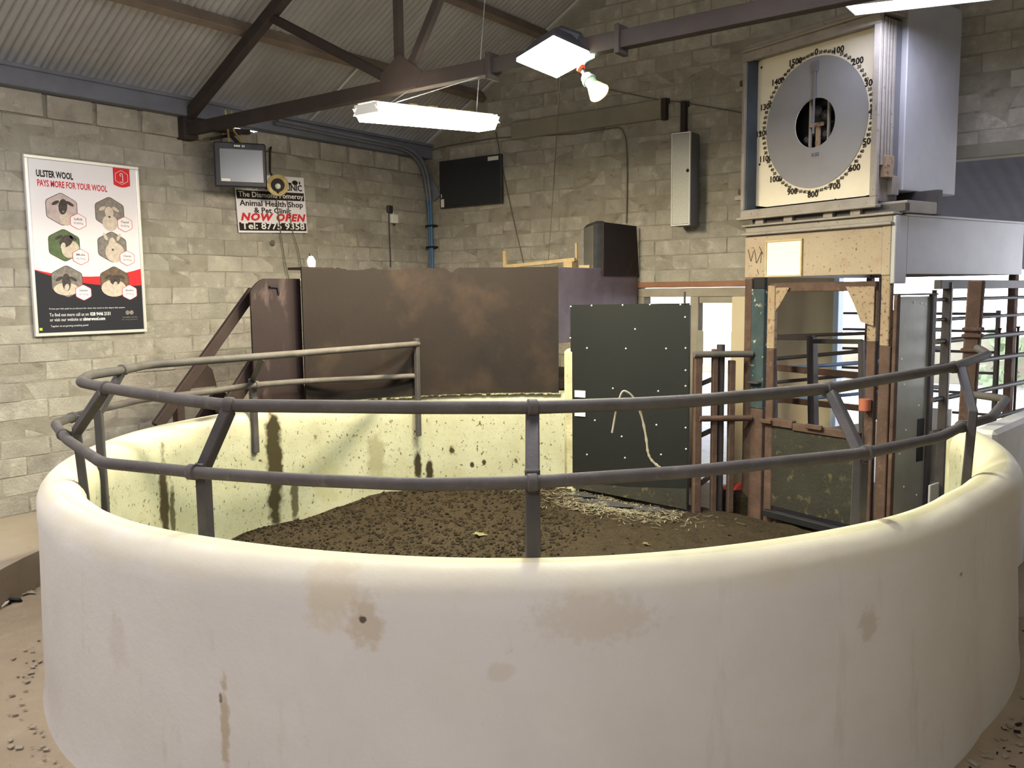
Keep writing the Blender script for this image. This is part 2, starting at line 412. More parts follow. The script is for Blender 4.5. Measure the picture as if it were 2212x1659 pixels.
M['cable'] = mat('dusty_cable', (104, 98, 84), 0.7)
M['grille'] = mat('perforated_grey_grille', (176, 176, 170), 0.5, 0.2, layers=[('n', (110, 110, 106), 140, 0.5, 0.6, 0.7)])
M['speaker_side'] = mat('grey_speaker_case', (104, 104, 106), 0.5)
M['steel_sheet'] = mat('grey_green_steel_sheet', (150, 149, 140), 0.4, 0.2, var=((130, 129, 120), 3), layers=[('n', (156, 156, 146), 2.5, 0.56, 0.7, 0.5, (1, 1, .3)), ('n', (190, 188, 178), 60, 0.76, 0.79, 0.8)], spec=0.4)
M['beige'] = mat('beige_board_wall', (202, 187, 158), 0.8, var=((188, 172, 142), 1.5), spec=0.2)
M['cream_timber'] = mat('cream_timber', (152, 143, 128), 0.7, var=((134, 125, 110), 6))
M['bar_dark'] = mat('dark_gate_tube', (58, 56, 60), 0.55, 0.2, var=((74, 66, 62), 8), layers=[('n', (96, 70, 54), 14, 0.64, 0.74, 0.6)])
M['bar_blue'] = mat('pale_blue_pipe', (112, 136, 176), 0.5, 0.1)
M['galv'] = mat('galvanised_pipe', (176, 180, 184), 0.4, 0.4)
M['yard'] = mat('wet_yard', (160, 160, 160), 0.55, var=((130, 128, 126), 1.2), layers=[('n', (84, 78, 72), 5, 0.56, 0.7, 0.8)], bump=0.4, bscale=14, spec=0.5)
M['dark_roof'] = mat('dark_lean_to_sheet', (70, 66, 76), 0.7, 0.1, var=((58, 54, 62), 2))
M['hedge'] = mat('hedge_leaves', (128, 146, 112), 0.8, var=((104, 122, 90), 3))
M['red_plastic'] = mat('red_plastic', (180, 62, 50), 0.5)
M['twine'] = mat('pale_baler_twine', (226, 218, 186), 0.7)
M['straw'] = mat('pale_straw', (160, 152, 132), 0.8, var=((132, 122, 100), 9))
M['wet'] = mat('standing_water', (70, 70, 74), 0.08, spec=0.6)
M['leaf'] = mat('dry_leaf', (116, 112, 82), 0.8, var=((98, 92, 64), 14))
M['orange'] = mat('orange_cap', (160, 92, 70), 0.6)
M['green_case'] = mat('green_lamp_case', (86, 108, 92), 0.5)
M['warm_glow'] = glow('warm_tube_light', (255, 240, 214), 22)
M['hall_glow'] = glow('neutral_tube_light', (246, 246, 255), 95)  # glow of the added unseen tubes
M['hall_dim'] = glow('soft_tube_light', (246, 246, 255), 60)  # weaker glow for the added tubes behind the viewer
M['green_glow'] = glow('flood_glass_light', (232, 255, 222), 14)
M['par_glow'] = glow('spot_lamp_light', (255, 244, 220), 9)
M['cool_glow'] = glow('cool_tube_light', (226, 232, 255), 14)
M['strip'] = mat('white_sealing_strip', (214, 210, 204), 0.6)
M['yellow_sticker'] = mat('yellow_sticker', (226, 214, 74), 0.6)
M['warm_white'] = mat('glossy_white', (222, 219, 208), 0.35)
# ------------------------------------------------------------------ the shell of the hall
def roof_z(x): return 4.42 + 0.57 * x if x < 5.25 else 4.42 + 0.57 * (10.5 - x)
mb = MB(); mb.box(-0.3, -13.3, -0.2, 10.9, 0.3, 0.0)
floor = struct(mb.build('floor', M['floor']), 'dirty brown concrete floor round the sale ring')
mb = MB()
pl = [(0.0, -13.0), (0.0, -3.1)] + [p for p in arc(4.712, -4.306, 3.87, 165, 248, 26)] + [(3.2, -13.0)]
mb.prism(pl[::-1], (0, 0, 0), (1, 0, 0), (0, 1, 0), 0.29)
struct(mb.build('trim_1', M['step']), 'raised concrete step along the left wall')

BLK = {}
def block_mesh(kind, w, h, d, m):
    key = (kind, w, h)
    if key not in BLK:
        lst = []
        for i in range(5):
            b = MB(); b.box(-w / 2, -d / 2, -h / 2, w / 2, d / 2, h / 2, 0.006)
            for q in range(len(b.v)):
                b.v[q] += Vector((R.uniform(-.009, .009), R.uniform(-.004, .004), R.uniform(-.007, .007)))
            me = bpy.data.meshes.new('block'); me.from_pydata([tuple(p) for p in b.v], [], b.f); me.materials.append(m); me.update()
            lst.append(me)
        BLK[key] = lst
    return R.choice(BLK[key])
def put_block(wall, w, h, d, loc, rz):
    o = bpy.data.objects.new('block', block_mesh('b', w, h, d, M['block'])); COL.objects.link(o)
    o.parent = wall; o.location = loc; o.rotation_euler = (R.uniform(-.006, .006), 0, rz + R.uniform(-.008, .008)); BASE[o.name] = Vector((0, 0, 0))
BH = 0.1765
def stuff_blocks(wall, lst, rz):
    mb = MB()
    ca, sa = math.cos(rz), math.sin(rz)
    for (x, y, z, w, h, d) in lst:
        mb.obox((x, y, z), ((ca * w / 2, sa * w / 2, 0), (-sa * d / 2, ca * d / 2, 0), (0, 0, h / 2)), 0.01)
    tag(mb.build('small_blocks', M['block'], wall), kind='stuff')

# left wall: mortar core, blocks laid in front of it
mb = MB(); mb.box(-0.22, -13.0, 0, -0.004, 0.2, 4.0)
mb.box(-0.22, -13.0, 4.0, 0.004, -3.56, 4.21)
mb.box(-0.22, -3.56, 4.0, 0.004, -2.55, 4.188)
mb.box(-0.22, -2.55, 4.0, 0.004, 0.2, 4.21)
wl = struct(mb.build('wall_left', M['mortar']), 'grey concrete block wall behind the poster')
rest = []
for r in range(23):
    z = 0.295 - BH + r * BH + BH / 2
    if z > 4.0: break
    y = 0.0 - (0.23 if r % 2 else 0.0) - R.uniform(0, .06)
    yy = [0.0, y if y < -0.1 else None]
    y0 = 0.0
    while y0 > -12.9:
        w = 0.23 if (y0 == 0.0 and r % 2) else 0.455
        w = round(w, 3)
        yc = y0 - w / 2
        hid = (z < 2.35 and yc > -3.4) or yc < -6.75 or z < 0.3
        if hid: rest.append((-.03 + R.uniform(-.003, .003), yc, z, w - .010, BH - .008, .06))
        else: put_block(wl, round(w - .010, 3), round(BH - .009, 4), .06, (-.030 + R.uniform(-.005, .007), yc, z + R.uniform(-.002, .002)), PI / 2)
        y0 -= w
y0 = -0.1
while y0 > -12.8:                                   # taller top course, set back behind a ledge
    yc = y0 - .23
    h = 0.212 if not (-2.6 > yc > -3.7) else R.choice((0.196, 0.205, 0.2))
    if yc > -6.75: put_block(wl, .425, round(h, 4), .06, (.004 + R.uniform(-.006, .006), yc, 4.0 + h / 2), PI / 2)
    else: rest.append((.004, yc, 4.10, .425, .18, .06))
    y0 -= .475
stuff_blocks(wl, rest, PI / 2)

# back wall: gable with a doorway (x 3.4-4.9) and a wide opening (x 4.9-8.7)
O1, O2, X1, X2, X3 = 2.39, 3.56, 3.40, 4.86, 8.7
mb = MB()
for a in ((-.2, 0, X1, O1), (X3, 0, 10.7, O2)): mb.box(a[0], 0.004, a[1], a[2], 0.22, a[3])
mb.box(-.2, 0.004, O1, X2, 0.22, O2)
mb.prism([(-.2, O2), (10.7, O2), (10.7, 4.32), (10.5, 4.40), (5.25, roof_z(5.25) - .02), (0, 4.40), (-.2, 4.31)], (0, 0.22, 0), (1, 0, 0), (0, 0, 1), 0.216)
wb = struct(mb.build('wall_back', M['mortar']), 'gable wall of rough concrete blocks')
rest = []
for r in range(-13, 29):
    z = O1 + r * BH + BH / 2
    x0 = -0.23 if r % 2 else 0.0
    while x0 < 10.4:
        w = 0.455; xa, xb = x0, x0 + w; x0 += w
        if xa < 0: xa = 0.0
        if xb - xa < .2: continue
        if z + BH / 2 > min(roof_z(xa), roof_z(xb)) - .05: continue
        if z < O1 and xb > X1 - .05 and xa < X3:
            if xa < X1 - .25 and xb > X1: xb = X1 - .01
            elif xb > X1: continue
        if z < O2 and xb > X2 and xa < X3:
            if xa < X2 - .2: xb = X2 - .01
            else: continue
        w2 = round(xb - xa - .010, 2)
        xc = (xa + xb) / 2
        seen = z > 2.35 and xc < 7.45 and not (5.3 < xc < 7.0 and z < 4.75) and z < 5.0 and not (xc > 7.0 and z > 4.6)
        if seen: put_block(wb, w2, round(BH - .009, 4), .06, (xc, .030 - R.uniform(-.006, .007), z), 0)
        else: rest.append((xc, .030 - R.uniform(-.004, .004), z, w2, BH - .008, .06))
stuff_blocks(wb, rest, 0)

# right and front walls, out of the picture
mb = MB(); mb.box(10.5, -13.0, 0, 10.7, 0.2, 4.3)
struct(mb.build('wall_right', M['plain_wall']))
mb = MB(); mb.prism([(-.2, 0), (10.7, 0), (10.7, 4.32), (5.25, roof_z(5.25)), (-.2, 4.31)], (0, -13.0, 0), (1, 0, 0), (0, 0, 1), 0.2)
struct(mb.build('wall_front', M['plain_wall']))

# corrugated roof: every sheet a part of the ceiling
cl = bpy.data.objects.new('ceiling', None); COL.objects.link(cl); struct(cl, 'dark corrugated iron roof on timber purlins'); BASE[cl.name] = Vector((0, 0, 0))
def sheet(y0, side, lift=0.0, x0=-.25, x1=5.3):
    n = 9 * 6; amp = .017; wd = 0.70
    vs, fs = [], []
    for i in range(n + 1):
        t = i / n; y = y0 - wd * t
        dz = amp * math.cos(2 * PI * 9 * t)
        for x in (x0, x1):
            X = x if side else 10.5 - x
            vs.append((X, y, 4.42 + .57 * x + dz + .014 + lift))
    for i in range(n):
        q = (2 * i, 2 * i + 1, 2 * i + 3, 2 * i + 2)
        fs.append(q if side else q[::-1])
    b = MB(); b.add(vs, fs)
    return b.build('roofing_sheet', M['sheet'], cl, smooth=60)
y = 0.12
k = 0
while y > -12.9:
    sheet(y, True, .004 * (k % 2) + R.uniform(0, .003))
    y -= 0.70 - 0.02; k += 1
b = MB(); b.obox((7.85, -6.4, 5.95), ((2.7, 0, -1.539), (0, 6.7, 0), (0.005, 0, .008)))
b.build('far_slope', M['sheet'], cl)

# purlins along the roof, eave beam, white roof strips
PUR = [(1.03, 'timber purlin nearest the eave above the left wall'), (2.08, 'timber purlin second up the roof slope from the eave'), (3.15, 'timber purlin third up the roof slope, out of sight')]
for x, lab in PUR[:2]:
    zz = roof_z(x)
    b = MB()
    nx = Vector((-.57, 0, 1)).normalized(); tx = Vector((1, 0, .57)).normalized()
    c = Vector((x, -6.4, zz)) - nx * .075
    b.obox(c, (tx * .04, (0, 6.39, 0), nx * .07), .006)
    o = tag(b.build('purlin', M['purlin'], base=(x, -.02, zz)), lab, 'purlin', None)
b = MB()
b.box(-0.02, -12.9, 4.212, 0.16, -.03, 4.40, .006)
b.box(0.16, -12.9, 4.37, 0.20, -.03, 4.405, .004)
eave = tag(b.build('eave_beam', M['eave'], base=(.1, -.1, 4.2)), 'blue-grey steel eave beam along the top of the left wall', 'beam')
for (ya, lab, segs) in ((-2.14, 'white strip broken in two pieces under the roof sheets left of the tube light', ((-.10, .28), (.40, .92))),
                        (-.035, 'white strip running up the roof edge along the gable wall', ((-.05, .52), (.70, 1.36), (1.56, 2.75)))):  # gaps between the pieces stand in for shade on the strip
    t = thing('sealing_strip', lab, 'strip', (0, ya, roof_z(0)))
    for xa, xb in segs:
        b = MB(); b.bar((xa, ya, roof_z(xa) - .012), (xb, ya, roof_z(xb) - .012), .022, .012, up=(-.57, 0, 1), b=0)
        b.build('strip_piece', M['strip'], t)

# roof truss across the hall
TY = -3.863
t = thing('roof_truss', 'dark steel roof truss with angle braces across the hall', 'truss', (0.05, TY, 4.05))
def tbar(n, p, q, w, h): 
    b = MB(); b.bar(p, q, w, h, b=.003); return b.build(n, M['steel_dark'], t)
tbar('rafter', (0.0, TY, 4.16), (5.25, TY, 4.16 + .545 * 5.25), .09, .11)
tbar('rafter', (5.25, TY, 4.16 + .545 * 5.25), (10.5, TY, 4.16), .09, .11)
tbar('tie_beam', (0.02, TY, 4.08), (10.48, TY, 4.08), .09, .12)
tbar('brace', (1.55, TY + .02, 4.95), (3.18, TY + .02, 4.10), .07, .08)
tbar('brace', (3.20, TY, 4.08), (3.20, TY, 5.84), .06, .07)
tbar('brace', (3.28, TY - .02, 4.10), (5.2, TY - .02, 6.95), .06, .07)
b = MB(); b.prism([(-.17, 0), (.22, 0), (.30, .12), (.05, .3), (-.18, .16)], (3.2, TY - .055, 4.03), (1, 0, 0), (0, 0, 1), -.012); b.build('gusset_plate', M['steel_dark'], t)
b = MB(); b.box(-.03, TY - .08, 3.98, .15, TY + .09, 4.24, .01); b.build('shoe', M['steel_dark'], t)
for x in (4.2, 5.35):
    b = MB(); b.box(x - .02, TY - .07, 3.98, x + .02, TY + .07, 4.18, .004); b.build('clip', M['steel_dark'], t)
b = MB(); b.bar((.08, TY + .09, 4.12), (.12, -3.1, 4.16), .06, .05, b=.004)
tag(b.build('timber_batten', M['maroon'], base=(.1, -3.4, 4.1)), 'short dark timber batten beside the truss foot on the left wall', 'batten')

# ------------------------------------------------------------------ the shed behind the back wall and the yard beyond
mb = MB(); mb.box(-3, 0.3, -.2, 16, 40, -.005); struct(mb.build('ground', M['yard']), 'wet pale yard behind the hall')
mb = MB()
NY = 9 * 14
vs = []; fs = []
for i in range(161):
    x = -1 + i * .075
    dz = .015 * math.cos(i * PI)
    vs += [(x, .2, 3.72 + dz), (x, 7.2, 2.62 + dz)]
for i in range(160): fs.append((2 * i, 2 * i + 2, 2 * i + 3, 2 * i + 1))
mb.add(vs, fs)
struct(mb.build('roof_lean_to', M['dark_roof'], smooth=60), 'dark lean-to roof behind the wide opening')
for i, (x, yy) in enumerate(((2.2, 6.9), (4.6, 6.9), (9.6, 6.9))):
    b = MB(); b.box(x - .07, yy - .07, 0, x + .07, yy + .07, 2.68, .005)
    tag(b.build('shed_post', M['bar_dark'], base=(x, yy, 0)), ['lean-to post seen behind the grey sheet door', 'lean-to post behind the weighing crush', 'lean-to post out past the race'][i], 'post')
mb = MB(); mb.box(4.25, 2.0, 0, 5.165, 2.16, 3.40)
struct(mb.build('wall_partition', M['beige']), 'beige wall seen through the weighing crush')
mb = MB(); mb.box(-.6, .3, 0, -.45, 7.0, 3.2); struct(mb.build('wall_shed_side', M['plain_wall']))
b = MB(); b.box(5.168, 1.97, 0, 5.235, 2.19, 2.9, .005); struct(b.build('trim_2', mat('pale_blue_trim', (190, 204, 226), .5)), 'pale blue edge of the beige wall')
# far yard wall, hedge
b = MB(); b.box(-6, 14, 0, 20, 14.3, 1.15); struct(b.build('wall_yard', M['plain_wall']), 'low pale wall at the far side of the yard')
def hedge(x, y, s, lab):
    t = thing('hedge_bush', lab, 'bush', (x, y, 0))
    b = MB()
    for i in range(160):
        a = R.uniform(0, 2 * PI); rr = s * (R.random() ** .5); z = R.uniform(.1, 1) * s * 1.5
        c = Vector((x + rr * math.cos(a), y + rr * math.sin(a), z)); d = Vector((R.uniform(-1, 1), R.uniform(-1, 1), R.uniform(-1, 1))).normalized()
        e = d.orthogonal().normalized() * .13 * s
        f = d.cross(e).normalized() * .1 * s
        b.add([c - e, c - f, c + e, c + f], [(0, 1, 2, 3)])
    tag(b.build('foliage', M['hedge'], t), kind='stuff')
    b = MB(); b.tube([(x, y, 0), (x + .05, y, s * .9)], .07 * s, 6); b.build('stem', M['maroon'], t)
hedge(5.9, 13.0, .9, 'green bush by the yard wall seen through the race rails')
hedge(3.4, 13.1, .7, 'small green bush seen past the beige wall')

# doorway in the back wall
t = bpy.data.objects.new('door_1', None); COL.objects.link(t); struct(t, 'timber framed doorway behind the grey sheet gate'); BASE[t.name] = Vector((0, 0, 0))
b = MB(); b.box(X1, -.03, 2.36, X2 - .02, .2, 2.43, .006); b.build('lintel', mat('reddish_timber', (150, 108, 84), .8, var=((120, 88, 70), 4)), t)
b = MB(); b.box(X1 + .02, -.01, 2.25, X2 - .04, .18, 2.355, .006); b.build('head_frame', M['cream_timber'], t)
b = MB(); b.box(4.11, -.02, 0.0, 4.215, .12, 2.25, .006); b.build('jamb', M['cream_timber'], t)
b = MB(); b.box(4.215, 0.0, 2.175, 4.62, .1, 2.25, .004); b.build('header', M['cream_timber'], t)
b = MB(); b.box(4.62, -.02, 0, 4.83, .2, 2.25, .008); b.build('pier', M['beige'], t)
b = MB(); b.box(X1 + .02, -.01, 0.0, X1 + .1, .18, 2.25, .006); b.build('jamb', M['cream_timber'], t)
# beam across the wide opening at the crush
b = MB(); b.bar((X2 - .1, .1, O2 + .06), (X3 + .1, .1, O2 + .06), .2, .14, b=.01); struct(b.build('trim_3', M['plain_wall']), 'concrete lintel over the wide opening')

# ledge beam and brackets on the gable wall
b = MB(); b.box(1.55, -.05, 4.32, 3.74, .01, 4.545, .012)
tag(b.build('wall_beam', M['plain_wall'], base=(2.6, 0, 4.43)), 'concrete lintel block standing proud of the gable wall', 'beam')
for (xa, za, zb, lab) in ((3.775, 4.30, 4.545, 'short dark bracket at the end of the concrete lintel'), (4.02, 4.10, 4.48, 'long dark bracket on the wall above the column loudspeaker')):
    t = thing('wall_bracket', lab, 'bracket', (xa, -.02, za))
    b = MB(); b.box(xa - .03, -.075, za, xa + .03, .0, zb, .004); b.build('upright', M['steel_dark'], t)
    b = MB(); b.box(xa - .05, -.03, zb - .06, xa + .05, .0, zb, .003); b.build('fixing_plate', M['steel_dark'], t)
# ------------------------------------------------------------------ the sale ring
CX, CY = 4.712, -4.306
def ring_r(a):                       # radius of the wall's centre line; the right hand end swings out to the gate
    a = a if a <= 180 else a - 360
    if -4 < a < 60: return 3.0 + .40 * ((a + 4) / 42.0) ** 1.15
    return 3.0
def P(a, r, z): return Vector((CX + r * math.cos(rad(a)), CY + r * math.sin(rad(a)), z))
A0, A1 = 114.5, 397.5
prof = [(.165, 0), (.158, .04), (.147, .14), (.141, .3), (.137, .6), (.134, 1.0), (.136, 1.08)]
for k in range(1, 12):
    a = PI * k / 12; prof.append((.137 * math.cos(a), 1.115 + .145 * math.sin(a)))
NOUT = 11
prof += [(-.137, 1.08), (-.134, .9), (-.134, .5), (-.134, .1), (-.134, 0)]
mb = MB()
nA = 300
vs = []
for i in range(nA + 1):
    a = A0 + (A1 - A0) * i / nA
    r0 = ring_r(a)
    for j, (d, z) in enumerate(prof):
        q = Vector((math.cos(rad(a)) * 2.2, math.sin(rad(a)) * 2.2, z * 1.6))
        w = noise.noise(q * 1.1) * .016 + noise.noise(q * 3.1 + Vector((7, 3, 1))) * .006
        if d < 0: w = -w * .7
        dz = noise.noise(q * 1.4 + Vector((1, 9, 4))) * .010 if z > 1.05 else 0
        vs.append(P(a, r0 + d + w * (1 if abs(d) > .03 else 0), z + dz))
n = len(prof)
fo, fi = [], []
for i in range(nA):
    for j in range(n - 1):
        f = (i * n + j, (i + 1) * n + j, (i + 1) * n + j + 1, i * n + j + 1)
        (fo if j < NOUT else fi).append(f)
base = len(mb.v)
mb.mi = 0; mb.add(vs, fo)
off = len(mb.f)
mb.f += [list(f) for f in fi]; mb.m += [1] * len(fi)
mb.f += [list(range(n)), list(range(nA * n + n - 1, nA * n - 1, -1))]; mb.m += [0, 0]
ring = thing('ring_wall', 'round white-washed concrete wall of the livestock sale ring', 'ring wall', (CX, CY, 0))
o = mb.build('wall_shell', [M['ring_out'], M['ring_in']], ring, smooth=50)
tag(o, 'white outside, stained cream inside')
# raised pier at the door end, rounded pier at the far right end
b = MB(); b.box(-.075, -.12, 0, .075, .12, 1.72, .03)
c = P(114.2, 2.94, 0)
ca, sa = math.cos(rad(24.5)), math.sin(rad(24.5))
b.v = [Vector((c.x + p.x * ca - p.y * sa, c.y + p.x * sa + p.y * ca, p.z)) for p in b.v]
b.build('door_pier', M['plaster'], ring, smooth=40)
c = P(398.0, ring_r(397), 0)
b = MB(); b.tube([(c.x, c.y, 0), (c.x, c.y, 1.16), (c.x, c.y, 1.225)], [.125, .125, .085], 16); b.build('end_pier', M['plaster'], ring, smooth=50)
# rough plaster edge under the booth panel
b = MB()
for i in range(60):
    a = 116.5 + 55.5 * i / 59
    p = P(a, 2.868 + R.uniform(-.006, .006), 1.255 + R.uniform(-.012, .012)); q = P(a + 1.02, 2.868, 1.255 + R.uniform(-.01, .01))
    b.bar(p, q, .045, R.uniform(.02, .05), b=.006)
tag(b.build('plaster_edge', M['plaster'], ring), kind='stuff')

# trodden sawdust bed
def bed_z(x, y):
    a = math.degrees(math.atan2(y - CY, x - CX)); rr = math.hypot(x - CX, y - CY)
    z = .13 + .03 * noise.noise(Vector((x * 1.3, y * 1.3, 0))) + .02 * noise.noise(Vector((x * 4, y * 4, 2)))
    if 100 < a < 172:
        k = max(0, (rr - 1.7) / 1.15) ** 1.5
        z += k * (.11 + .09 * noise.noise(Vector((a * .10, 3.3, 1)))) * min(1, (a - 100) / 15, (172 - a) / 18)
    if -160 < a < -20: z += max(0, rr - 2.0) * .06
    return z
mb = MB(); vs = []; fs = []
nr, na = 46, 150
for i in range(nr + 1):
    rr = 2.905 * i / nr
    for k in range(na):
        a = 2 * PI * k / na
        rmax = rr
        if 36 < math.degrees(a) < 115: rmax = rr * 1.03
        x, y = CX + rmax * math.cos(a), CY + rmax * math.sin(a)
        vs.append((x, y, max(.01, bed_z(x, y)) + .012 * noise.noise(Vector((x * 14, y * 14, 5)))))
for i in range(nr):
    for k in range(na):
        k2 = (k + 1) % na
        fs.append((i * na + k, (i + 1) * na + k, (i + 1) * na + k2, i * na + k2))
mb.add(vs, fs)
bed = mb.build('sawdust_bed', M['sawdust'], base=(CX, CY, 0), smooth=70)
tag(bed, 'trodden brown sawdust covering the floor of the ring', 'sawdust', kind='stuff')
b = MB()
for i in range(4600):
    a = R.uniform(100, 200) if i % 5 else R.uniform(0, 360); rr = 2.84 * (1 - R.random() ** 1.7 * .75)
    p = P(a, min(rr, 2.83), 0); p.z = bed_z(p.x, p.y) + .004
    s = .003 + .011 * R.random() ** 2.2 * (1.25 if a < 175 and a > 105 else .8)
    u = Vector((R.uniform(-1, 1), R.uniform(-1, 1), R.uniform(-.3, .3))).normalized(); w = u.orthogonal().normalized()
    b.obox(p, (u * s * 1.3, w * s, u.cross(w) * s * .7), s * .3)
tag(tag(b.build('sawdust_clods', M['clod'], base=(CX, CY, 0)), 'dark clods of dung and sawdust heaped below the booth', 'clods', kind='stuff'))
# straw and water at the sheet gate
b = MB()
for i in range(1300):
    x = R.gauss(4.15, .42); y = R.gauss(-1.95, .18)
    if y > -1.68 and x < 4.9: y = -1.72 - R.random() * .3
    if math.hypot(x - CX, y - CY) > 2.8: continue
    a = R.uniform(0, PI); l = R.uniform(.012, .05); z = bed_z(x, y) + .012 + R.uniform(0, .02)
    d = Vector((math.cos(a), math.sin(a), R.uniform(-.15, .15))) * l; s = Vector((-math.sin(a), math.cos(a), 0)) * .0024
    c = Vector((x, y, z)); b.add([c - d - s, c + d - s, c + d + s, c - d + s], [(0, 1, 2, 3)])
tag(b.build('loose_straw', M['straw'], base=(4.1, -1.95, .15)), 'pale wet straw strewn before the grey sheet gate', 'straw', kind='stuff')
b = MB()
for cx, cy, rx, ry in ((4.05, -1.90, .34, .10), (4.5, -1.83, .24, .08), (3.72, -1.82, .2, .07)):
    pts = [(cx + rx * math.cos(t) * (1 + .25 * noise.noise(Vector((math.cos(t) * 2, math.sin(t) * 2, cx)))), cy + ry * math.sin(t)) for t in [2 * PI * k / 20 for k in range(20)]]
    b.add([(x, y, bed_z(cx, cy) + .028) for x, y in pts], [tuple(range(20))])
tag(b.build('puddle', M['wet'], base=(4.05, -1.9, .15)), 'shallow puddles in the straw before the grey sheet gate', 'puddle', kind='stuff')
# leaves and litter
def leaf(p, s, name, lab, m):
    b = MB(); pts = []
    for k in range(10):
        a = 2 * PI * k / 10 + .3; r = s * (1.0 if k % 2 == 0 else .42) * R.uniform(.8, 1.1)
        pts.append((p[0] + r * math.cos(a), p[1] + r * math.sin(a), p[2] + .012 + R.uniform(0, .02)))
    b.add([(p[0], p[1], p[2] + .012)] + pts, [(0, k + 1, (k + 1) % 10 + 1) for k in range(10)])
    return tag(b.build(name, m, base=p), lab, 'leaf')
p = on_z(1035, 1150, .17); leaf((p.x, p.y, bed_z(p.x, p.y)), .085, 'dry_leaf', 'pale star-shaped dry leaf lying in the middle of the sawdust', M['leaf'])
p = on_z(1395, 1165, .17); leaf((p.x, p.y, bed_z(p.x, p.y)), .04, 'dry_leaf', 'small dry leaf on the sawdust right of the centre rail post', M['leaf'])
p = on_z(60, 1283, 0); leaf((p.x, p.y, 0), .09, 'dry_leaf', 'pale torn leaf on the aisle floor by the left step', M['straw'])
p = on_z(15, 1300, 0)
t = thing('litter_scrap', 'crumpled dark wrapper with white paper on the aisle floor', 'litter', (p.x, p.y, 0))
b = MB()
for i in range(5): 
    u = Vector((R.uniform(-1, 1), R.uniform(-1, 1), R.uniform(-.2, .2))).normalized(); w = u.orthogonal().normalized()
    b.obox((p.x + R.uniform(-.09, .09), p.y + R.uniform(-.06, .06), .02), (u * .07, w * .03, u.cross(w) * .01), .006)
b.build('wrapper', M['black'], t)
b = MB(); b.obox((p.x + .06, p.y - .07, .02), ((.045, .02, 0), (-.015, .035, .01), (0, 0, .008)), .004); b.build('paper_scrap', M['warm_white'], t)
def scatter(name, lab, cat, fn, n, m, base, smin, smax):
    b = MB()
    for i in range(n):
        x, y = fn(); a = R.uniform(0, PI); s = R.uniform(smin, smax)
        u = Vector((math.cos(a), math.sin(a), R.uniform(-.2, .2))) * s; w = Vector((-math.sin(a), math.cos(a), R.uniform(-.3, .3))) * s * R.uniform(.3, .8)
        b.obox((x, y, .012), (u, w, (0, 0, s * .18)), s * .1)
    return tag(b.build(name, m, base=base), lab, cat, kind='stuff')
def fr():
    a = R.uniform(-25, 30); r = ring_r(a) + R.uniform(.22, .75)
    q = P(a, r, 0); return q.x, q.y
scatter('floor_debris', 'pale scraps of straw and paper along the right foot of the ring', 'debris', fr, 260, M['straw'], (7.9, -4.2, 0), .006, .024)
scatter('floor_grit', 'dark dung and grit along the right foot of the ring', 'debris', fr, 110, M['clod'], (7.9, -4.0, 0), .006, .018)
def fl():
    a = R.uniform(205, 262); r = 3.21 + abs(R.gauss(0, .10)); q = P(a, r, 0); return q.x, q.y
scatter('plaster_crumbs', 'pale plaster crumbs along the left foot of the ring', 'debris', fl, 90, M['step'], (3.2, -7.1, 0), .006, .018)

# ------------------------------------------------------------------ pipe guard rail on the ring wall
rail = thing('guard_rail', 'two-tier grey pipe rail on cranked posts round the sale ring', 'railing', (CX, CY, 1.2))
LOW = [(900, 812), (650, 824), (548, 832), (400, 853), (310, 862), (222, 882), (165, 899), (118, 915), (145, 950), (220, 1000), (440, 1022), (640, 1036), (905, 1047), (1150, 1042), (1500, 1018), (1862, 980), (2030, 945), (2080, 920), (2140, 903), (2174, 862), (2112, 853)]
UP = [(903, 743), (565, 770), (320, 788), (262, 800), (190, 811), (173, 825), (185, 833), (240, 840), (380, 862), (495, 876), (905, 880), (1150, 880), (1372, 873), (1500, 866), (1800, 838), (2060, 793), (2135, 765), (2085, 747)]
low = [on_z(x, y, 1.52) for x, y in LOW]
up = [on_z(x, y, 1.82) for x, y in UP]
for i, (x, y) in enumerate(LOW):
    if i < 4: low[i] = on_cyl(x, y, 2.795)
    elif 10 <= i <= 15: low[i] = on_cyl(x, y, 2.905, False)
up[0] = on_cyl(*UP[0], 2.775)
up[5:7] = [on_z(173, 826, 1.82)]
gp_t, gp_b = on_y(2110, 605, -1.95), on_y(2079, 1045, -1.95)         # the brown gate post at the open end of the ring
def on_post(z): k = (z - gp_b.z) / (gp_t.z - gp_b.z); return gp_b + (gp_t - gp_b) * k
up[-1] = on_post(1.86) + Vector((.04, -.05, 0)); up[-2] = on_z(2135, 765, 1.82)
low[-1] = on_post(1.50) + Vector((.05, -.06, 0))
b = MB(); b.tube(fillet(up, .08), .030, 12); up_o = b.build('upper_rail', M['pipe'], rail, smooth=50)
b = MB(); b.tube(fillet(low, .08), .028, 12); low_o = b.build('lower_rail', M['pipe'], rail, smooth=50)
def nearest_on(poly, a):
    best = None
    for i in range(len(poly) - 1):
        for k in range(21):
            p = poly[i].lerp(poly[i + 1], k / 20); d = abs((math.degrees(math.atan2(p.y - CY, p.x - CX)) - a + 180) % 360 - 180)
            if best is None or d < best[0]: best = (d, p)
    return best[1]
